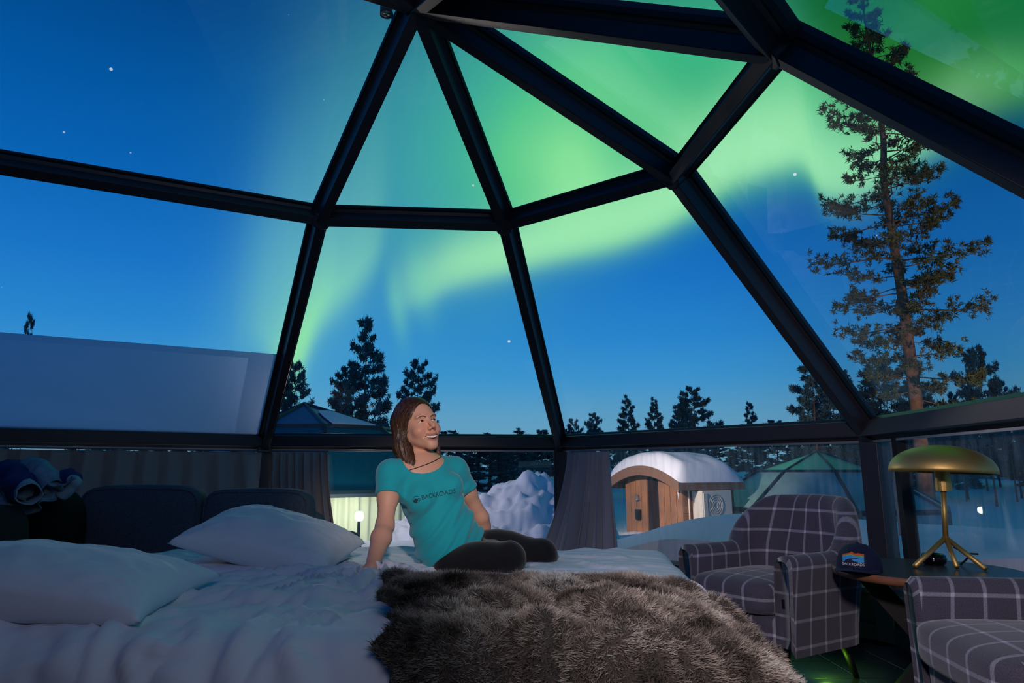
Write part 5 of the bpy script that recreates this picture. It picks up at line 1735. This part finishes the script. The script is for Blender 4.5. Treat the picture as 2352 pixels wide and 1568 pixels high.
# natural colour of the skin: lips, cheeks, nose, nails left out
hp = tohead(Vs.astype(np.float32)); ax_ = np.abs(hp[:, 0])
base_c = np.tile(np.array(lin((214, 160, 134))), (len(Vs), 1))
g_ = lambda c, r_: np.exp(-((ax_ - c[0]) ** 2 + (hp[:, 1] - c[1]) ** 2 + (hp[:, 2] - c[2]) ** 2) / r_ ** 2)
mixc = lambda w, c: base_c * (1 - w[:, None]) + np.array(lin(c)) * w[:, None]
base_c = mixc(np.clip(g_((.042, .07, -.036), .024) * .45 + g_((0, .11, -.032), .014) * .4, 0, 1), (214, 124, 108))
cz_ = hp[:, 2] - ax_ ** 2 * 11; cy_ = hp[:, 1] + ax_ ** 2 * 9
lip = np.exp(-(((cz_ + .0615) / .0050) ** 4)) + np.exp(-(((cz_ + .0795) / .0060) ** 4))
lip *= np.clip((.0295 - ax_) / .004, 0, 1) * (cy_ > .082)
base_c = mixc(np.clip(lip, 0, 1) * .75, (178, 92, 92))
inm = (np.abs(cz_ + .0705) < .0058) * (ax_ < .024) * (cy_ < .091) * (cy_ > .06)
base_c = mixc(inm.astype(float) * .9, (90, 36, 36))
ca = body.data.color_attributes.new('tone', 'FLOAT_COLOR', 'POINT')
ca.data.foreach_set('color', np.concatenate([base_c, np.ones((len(Vs), 1))], 1).astype(np.float32).ravel())
face_bvh = BVHTree.FromPolygons(V1.tolist(), F1.tolist())

# eyes, teeth, brows
M['eye_white'] = mat('eye_white', (226, 222, 218), rough=.25, spec=.6)
M['iris'] = mat('iris', (70, 58, 46), rough=.2, spec=.7)
M['pupil'] = mat('pupil', (8, 8, 8), rough=.1, spec=.7)
M['teeth'] = mat('teeth', (236, 230, 220), rough=.3, spec=.5)
M['brow'] = mat('brow_hair', (74, 50, 38), rough=.8)
gaze = unit(HM.T @ np.array([-.30, 1.0, .05]))
for s in (1, -1):
    c = hw((.031 * s, .0682, .002))
    e_ = MB().lathe([(.0118 * sin(a), .0118 * cos(a)) for a in np.linspace(.01, pi - .01, 14)], 20, c).build('eye', M['eye_white'], woman, smooth=True)
    u_ = unit(np.cross(gaze, [0, 0, 1])); w_ = np.cross(u_, gaze)
    for nm, m_, r_, o_ in (('iris', 'iris', .0056, .0005), ('pupil', 'pupil', .0026, .0008)):
        an = np.linspace(0, 2 * pi, 19)[:-1]; P_ = []
        for rr_ in (r_, r_ * .5):
            hgt = sqrt(.0118 ** 2 - rr_ ** 2) + o_
            P_.append([c + gaze * hgt + (u_ * cos(q) + w_ * sin(q)) * rr_ for q in an])
        P_.append([c + gaze * (.0118 + o_)] * 18)
        MB().grid(np.array(P_), wrap_v=True).build(nm, M[m_], e_, smooth=True)
    # brow and lash line laid on the face
    fu_, fv_ = HM[0] * s, HM[2]
    br = [(.012, .0180), (.020, .0222), (.030, .0240), (.042, .0215), (.049, .0170), (.042, .0192), (.030, .0210), (.020, .0186), (.012, .0148)]
    v_, f_ = tri_poly(br)
    P_, f2 = project(v_, f_, face_bvh, hw((0, .10, 0)), fu_, fv_, -HM[1], .0016, .005)
    o_ = MB().add(P_, f2).build('eyebrow', M['brow'], woman, smooth=True); so = o_.modifiers.new('t', 'SOLIDIFY'); so.thickness = .0018; so.offset = 0
    la_ = [(.0165, .0022), (.022, .0062), (.031, .0078), (.040, .0052), (.0475, -.0005), (.040, .0034), (.031, .0060), (.022, .0046)]
    v_, f_ = tri_poly(la_)
    P_, f2 = project(v_, f_, face_bvh, hw((0, .10, 0)), fu_, fv_, -HM[1], .0008, .004)
    o_ = MB().add(P_, f2).build('eyelash', M['pupil'], woman, smooth=True); so = o_.modifiers.new('t', 'SOLIDIFY'); so.thickness = .001; so.offset = 0
for k_ in range(9):       # upper teeth along the smile
    x = (k_ - 4) * .0056
    wd = .0056
    c = hw((x, .0872 - x * x * 9, -.0674 + x * x * 11))
    MB().box(c, (wd, .005, .0095), HM.T).build('tooth', M['teeth'], woman, bevel=(.0012, 2))
cv = [hw((x, .0830 - x * x * 10, -.0705 + x * x * 12)) for x in np.linspace(-.029, .029, 11)]
M['mouth_in'] = mat('mouth_inside', (70, 26, 28), rough=.6)
MB().tube(cv, .0062, 8).build('tongue', M['mouth_in'], woman, smooth=True)

# ---- tee
M['tee'] = mat('turquoise_jersey', (28, 158, 170), rough=.85, spec=.2, sheen=.25, bump=.06, bump_scale=400)
arm_cut = []
for a, b, t_ in (('shr', 'elr', .44), ('shl', 'ell', .40)):
    d_ = unit(J[b] - J[a]); arm_cut.append((J[a], J[a] + (J[b] - J[a]) * t_, d_))


def tee_raw(P, g):
    d = sd_torso(P, g)
    for a, c_, d_ in arm_cut:
        e = cap_(P, a, a + (c_ - a) * 1.35, (.040 + g), .046 + g)
        e = smax(e, ((P - c_.astype(np.float32)) @ d_.astype(np.float32)), .004)
        d = smin(d, e, .045)
    # loose body below the chest, gathered to the hip on her left
    lo_c = J['pelvis'] * .9 + J['waist'] * .1
    d = smin(d, cap_(P, J['waist'], J['hpr'] * .55 + J['pelvis'] * .45, .085 + g, .098 + g), .05)
    d = smin(d, ell(local(P, (J['waist'] + J['pelvis']) / 2), (0, 0, 0), (.112 + g, .094 + g, .17 + g)), .04)
    return d


hem_n = unit(-UPV * .80 - TRr * .42 + TF * .12); hem_p = J['pelvis'] - UPV * .075
nkc = J['neck'] + TF * .052 + UPV * .012


def sd_tee(P):
    # folds: slanting from the bust down to the left hip, and round the waist
    L = local(P, J['waist'])
    w = L[..., 0] * 30 + L[..., 2] * 78
    low = 1 / (1 + np.exp((L[..., 2] - .05) * 40))
    f = (np.sin(w + 2.2 * np.sin(L[..., 0] * 15) + L[..., 1] * 9) *   .0038 + np.sin(w * 1.9 + L[..., 0] * 30 + 1.7) * .0022) * (.2 + low)
    L2 = local(P, J['chest'])
    f = f + np.sin(L2[..., 0] * 55 + L2[..., 2] * 30) * .0010 * np.exp(-((L2[..., 2] - .05) / .08) ** 2)
    g = .009
    o = tee_raw(P, g) + f
    d = o
    d = smax(d, -ell(local(P, nkc), (0, 0, 0), (.094, .090, .072)), .003)       # neckline
    d = smax(d, ((P - hem_p.astype(np.float32)) @ hem_n.astype(np.float32)), .003)
    d = smax(d, -cap_(P, nk0, nk1, .058, .060), .003)
    for a, c_, d_ in arm_cut:     # open sleeves
        d = smax(d, -cap_(P, c_ - d_ * .01, c_ + d_ * .10, .042, .047), .003)
    return d


lo_t = np.min([J[k_] for k_ in ('shr', 'shl', 'pelvis', 'neck', 'elr', 'ell')], 0) - .2; hi_t = np.max([J[k_] for k_ in ('shr', 'shl', 'pelvis', 'neck')], 0) + .2
lo_t[2] = .58
V3_, F3_ = nets(sd_tee, lo_t, hi_t, .0036)
tee = obj_np('t_shirt', V3_, F3_, M['tee'], woman)
tee_bvh = BVHTree.FromPolygons(V3_.tolist(), F3_.tolist())
# collar rib
rb = []
for q in np.linspace(0, 2 * pi, 73):
    o_ = nkc + TRr * .094 * cos(q) + TF * .09 * sin(q) * .98
    # walk along UPV to where the neckline meets the cloth
    rb.append(o_)
# print on the chest
pr_d = unit(-TF); pr_u = -TRr; pr_v = UPV
pc = J['chest'] + TF * .25
ink = mat('dark_teal_ink', (14, 58, 70), rough=.8)
ctr_px = at_y(1004, 1133, 2.72)
off_u, off_v = (ctr_px - pc) @ pr_u, (ctr_px - pc) @ pr_v
po2 = pc + pr_u * off_u + pr_v * off_v
v_, f_ = text_mesh('BACKROADS', .03); v_ *= .142 / (v_[:, 0].max() - v_[:, 0].min())
rt = R(-11); v_ = v_ @ np.array([[cos(rt), sin(rt)], [-sin(rt), cos(rt)]])
P_, f2 = project(v_ + np.array([.012, -.006]), f_, tee_bvh, po2, pr_u, pr_v, pr_d, .0012, .008)
MB().add(P_, f2).build('lettering', ink, tee)
# round emblem: ring, mountains and a winding road
ro = 0.0135; cx_, cy__ = -.078, .008
an = np.linspace(R(20), R(330), 30)
ring = [(cx_ + ro * cos(a), cy__ + ro * sin(a)) for a in an] + [(cx_ + ro * .86 * cos(a), cy__ + ro * .86 * sin(a)) for a in an[::-1]]
lowd = [(cx_ + ro * .95 * cos(a), cy__ + ro * .95 * sin(a)) for a in np.linspace(R(180), R(360), 20)] + [(cx_ + ro * .8, cy__ + .002), (cx_ + .003, cy__ + .001), (cx_ - .004, cy__ + .006), (cx_ - .009, cy__ + .001)]
road = [(cx_ - .002, cy__ - .0125), (cx_ + .001, cy__ - .008), (cx_ + .006, cy__ - .005), (cx_ + .003, cy__ - .002), (cx_ + .009, cy__ - .0015), (cx_ + .0105, cy__ - .0045), (cx_ + .006, cy__ - .009), (cx_ + .004, cy__ - .0125)]
for nm, poly, m_, lf in (('emblem_ring', ring, ink, .0011), ('emblem_hills', lowd, ink, .0012), ('emblem_road', road, M['tee'], .0018)):
    v_, f_ = tri_poly(poly)
    P_, f2 = project(v_, f_, tee_bvh, po2, pr_u, pr_v, pr_d, lf, .006)
    MB().add(P_, f2).build(nm, m_, tee)

# ---- leggings
M['leggings'] = mat('black_leggings', (17, 18, 22), rough=.85, spec=.2, sheen=.25, bump=.05, bump_scale=500)


def sd_legg(P):
    d = smin(sd_legs(P, .004), ell(local(P, J['pelvis']), (0, 0, 0), (.137, .110, .105)), .03)
    for s in 'rl':      # creases behind the knee
        q = (P - J['kn' + s].astype(np.float32)); r_ = np.sqrt((q ** 2).sum(-1))
        d = d + .0012 * np.sin(q[..., 0] * 90 + q[..., 2] * 60) * np.exp(-(r_ / .09) ** 2)
    return d


lo_l = np.min([J[k_] for k_ in ('pelvis', 'knr', 'knl', 'anr', 'anl', 'hpr', 'hpl')], 0) - .14; hi_l = np.max([J[k_] for k_ in ('pelvis', 'knr', 'knl', 'anr', 'anl', 'hpr', 'hpl')], 0) + .14
lo_l[2] = .55
V4, F4 = nets(sd_legg, lo_l, hi_l, .005)
obj_np('leggings', V4, F4, M['leggings'], woman)

# ---- necklace cord
nl = []
for q in np.linspace(-1.0, 1.0, 41):
    a = q * 2.2
    o_ = J['neck'] + (TRr * sin(a) + TF * cos(a)) * .30 + UPV * (.008 - .022 * cos(a * .75)); dr = J['neck'] + UPV * (.008 - .022 * cos(a * .75)) - o_
    fb = BVHTree.FromPolygons(V2.tolist(), F2.tolist()) if not nl else fb
    h_ = fb.ray_cast(Vector(o_), Vector(unit(dr)), .4)
    if h_[0] is not None: nl.append(np.array(h_[0]) - unit(dr) * .002)
    else: nl.append(o_ + dr * .8)
MB().tube(nl, .0016, 6, caps=False).build('necklace', M['rubber'], woman, smooth=True)

# ---- hair
def hair_mat(nm, mul=1.0):
    m = mat(nm, (64, 42, 32), rough=.42, spec=.45)
    t = m.node_tree; b = t.nodes['Principled BSDF']
    a = t.nodes.new('ShaderNodeAttribute'); a.attribute_name = 'fur'
    t.links.new(a.outputs['Color'], b.inputs['Base Color'])
    return m


def sd_hair(P):
    p = tohead(P); ps = np.stack([np.abs(p[..., 0]), p[..., 1], p[..., 2]], -1)
    d = ell(p, (0, -.020, .042), (.083, .102, .091))
    # fall at the sides and the back
    d = smin(d, cap_(p, (.062, -.035, .035), (.074, -.030, -.075), .034, .030), .03)
    d = smin(d, cap_(p, (.078, -.030, -.070), (.066, -.005, -.165), .034, .026), .03)
    d = smin(d, cap_(p, (.068, .000, -.155), (.070, .016, -.182), .028, .012), .02)
    d = smin(d, cap_(p, (.020, -.075, .02), (.030, -.080, -.130), .042, .034), .03)
    d = smin(d, cap_(p, (-.060, -.035, .035), (-.070, -.035, -.085), .032, .028), .03)
    d = smin(d, cap_(p, (-.070, -.035, -.08), (-.058, .005, -.165), .028, .018), .03)
    d = smin(d, cap_(p, (-.020, -.075, .02), (-.025, -.075, -.120), .042, .034), .03)
    # clear the face: hairline from the forehead past the temples to the ears
    face = ell(p, (0, .092, -.036), (.074, .084, .118))
    d = smax(d, -face, .006)
    low = cap_(p, (0, .06, -.10), (-.01, .12, -.26), .046, .040)
    d = smax(d, -low, .012)
    ang_ = np.arctan2(p[..., 1] + .02, p[..., 0]) * 26 + p[..., 2] * 14
    d = d + (.0016 * np.sin(ang_) + .0010 * np.sin(ang_ * 2.7 + 1.1)) * np.clip((.10 - p[..., 2]) * 12, 0, 1)
    return d


V5, F5 = nets(sd_hair, HO - .25, HO + .20, .0030)
hair = obj_np('hair', V5, F5, hair_mat('brown_hair'), woman)
ca = hair.data.color_attributes.new('fur', 'FLOAT_COLOR', 'POINT')
ca.data.foreach_set('color', np.tile(np.array([*lin((52, 34, 27)), 1]), (len(V5), 1)).astype(np.float32).ravel())
tri = V5[F5]; nq = np.cross(tri[:, 2] - tri[:, 0], tri[:, 3] - tri[:, 1]); ar_ = np.linalg.norm(nq, axis=1); nq = nq / (ar_[:, None] + 1e-12)
rs = np.random.default_rng(11)
pick = rs.choice(len(F5), 16000, p=ar_ / ar_.sum())
uv_ = rs.uniform(0, 1, (16000, 2))
Pr = tri[pick, 0] + (tri[pick, 1] - tri[pick, 0]) * uv_[:, :1] + (tri[pick, 3] - tri[pick, 0]) * uv_[:, 1:]
Nr = nq[pick]
if ((Pr - Pr.mean(0)) * Nr).sum(1).mean() < 0: Nr = -Nr
hp5 = (Pr - HO) @ HM.T
fl5 = np.stack([np.sign(hp5[:, 0]) * np.clip(1.2 - np.abs(hp5[:, 0]) * 9, 0, 1.2), np.clip(hp5[:, 1], -.2, .05) * -6 * (hp5[:, 2] > .06), -np.ones(len(hp5)) * (1.2 - np.clip(hp5[:, 2] * 6, 0, .9))], -1) @ HM
fl5 += np.array([0, 0, -.25]); fl5 -= Nr * (fl5 * Nr).sum(1, keepdims=True); fl5 /= np.linalg.norm(fl5, axis=1, keepdims=True) + 1e-9
s5 = np.cross(Nr, fl5); Lh = rs.uniform(.04, .08, (len(Pr), 1)); wd = rs.uniform(.0006, .0012, (len(Pr), 1))
hb = BVHTree.FromPolygons(V5.tolist(), F5.tolist())


def hug(Q, lift):
    out = np.empty_like(Q)
    for i, q in enumerate(Q.tolist()):
        h_ = hb.find_nearest(Vector(q))
        out[i] = h_[0]
    d_ = Q - out
    return out + Nr * lift


m5 = hug(Pr + fl5 * Lh * .5 + s5 * rs.normal(size=(len(Pr), 1)) * .002, .0014); t5 = hug(Pr + fl5 * Lh + s5 * rs.normal(size=(len(Pr), 1)) * .004, .0006)
Vh = np.stack([Pr - s5 * wd, Pr + s5 * wd, m5 + s5 * wd, m5 - s5 * wd, t5 + s5 * wd * .4, t5 - s5 * wd * .4], 1).reshape(-1, 3)
i6 = np.arange(len(Pr)) * 6
Fh = np.concatenate([np.stack([i6, i6 + 1, i6 + 2, i6 + 3], 1), np.stack([i6 + 3, i6 + 2, i6 + 4, i6 + 5], 1)])
st_ = obj_np('hair_strands', Vh, Fh, hair_mat('brown_strands'), hair); st_['kind'] = 'stuff'
tn = rs.uniform(0, 1, len(Pr)) ** 2
lowh = np.clip((-.02 - hp5[:, 2]) * 8, 0, 1)
cc_ = np.array(lin((40, 27, 22)))[None] * (1 - tn[:, None]) + np.array(lin((104, 70, 48)))[None] * tn[:, None]
cc_ = cc_ * (1 + .8 * lowh[:, None])
ca = st_.data.color_attributes.new('fur', 'FLOAT_COLOR', 'POINT')
ca.data.foreach_set('color', np.concatenate([np.repeat(cc_, 6, 0), np.ones((len(Vh), 1))], 1).astype(np.float32).ravel())
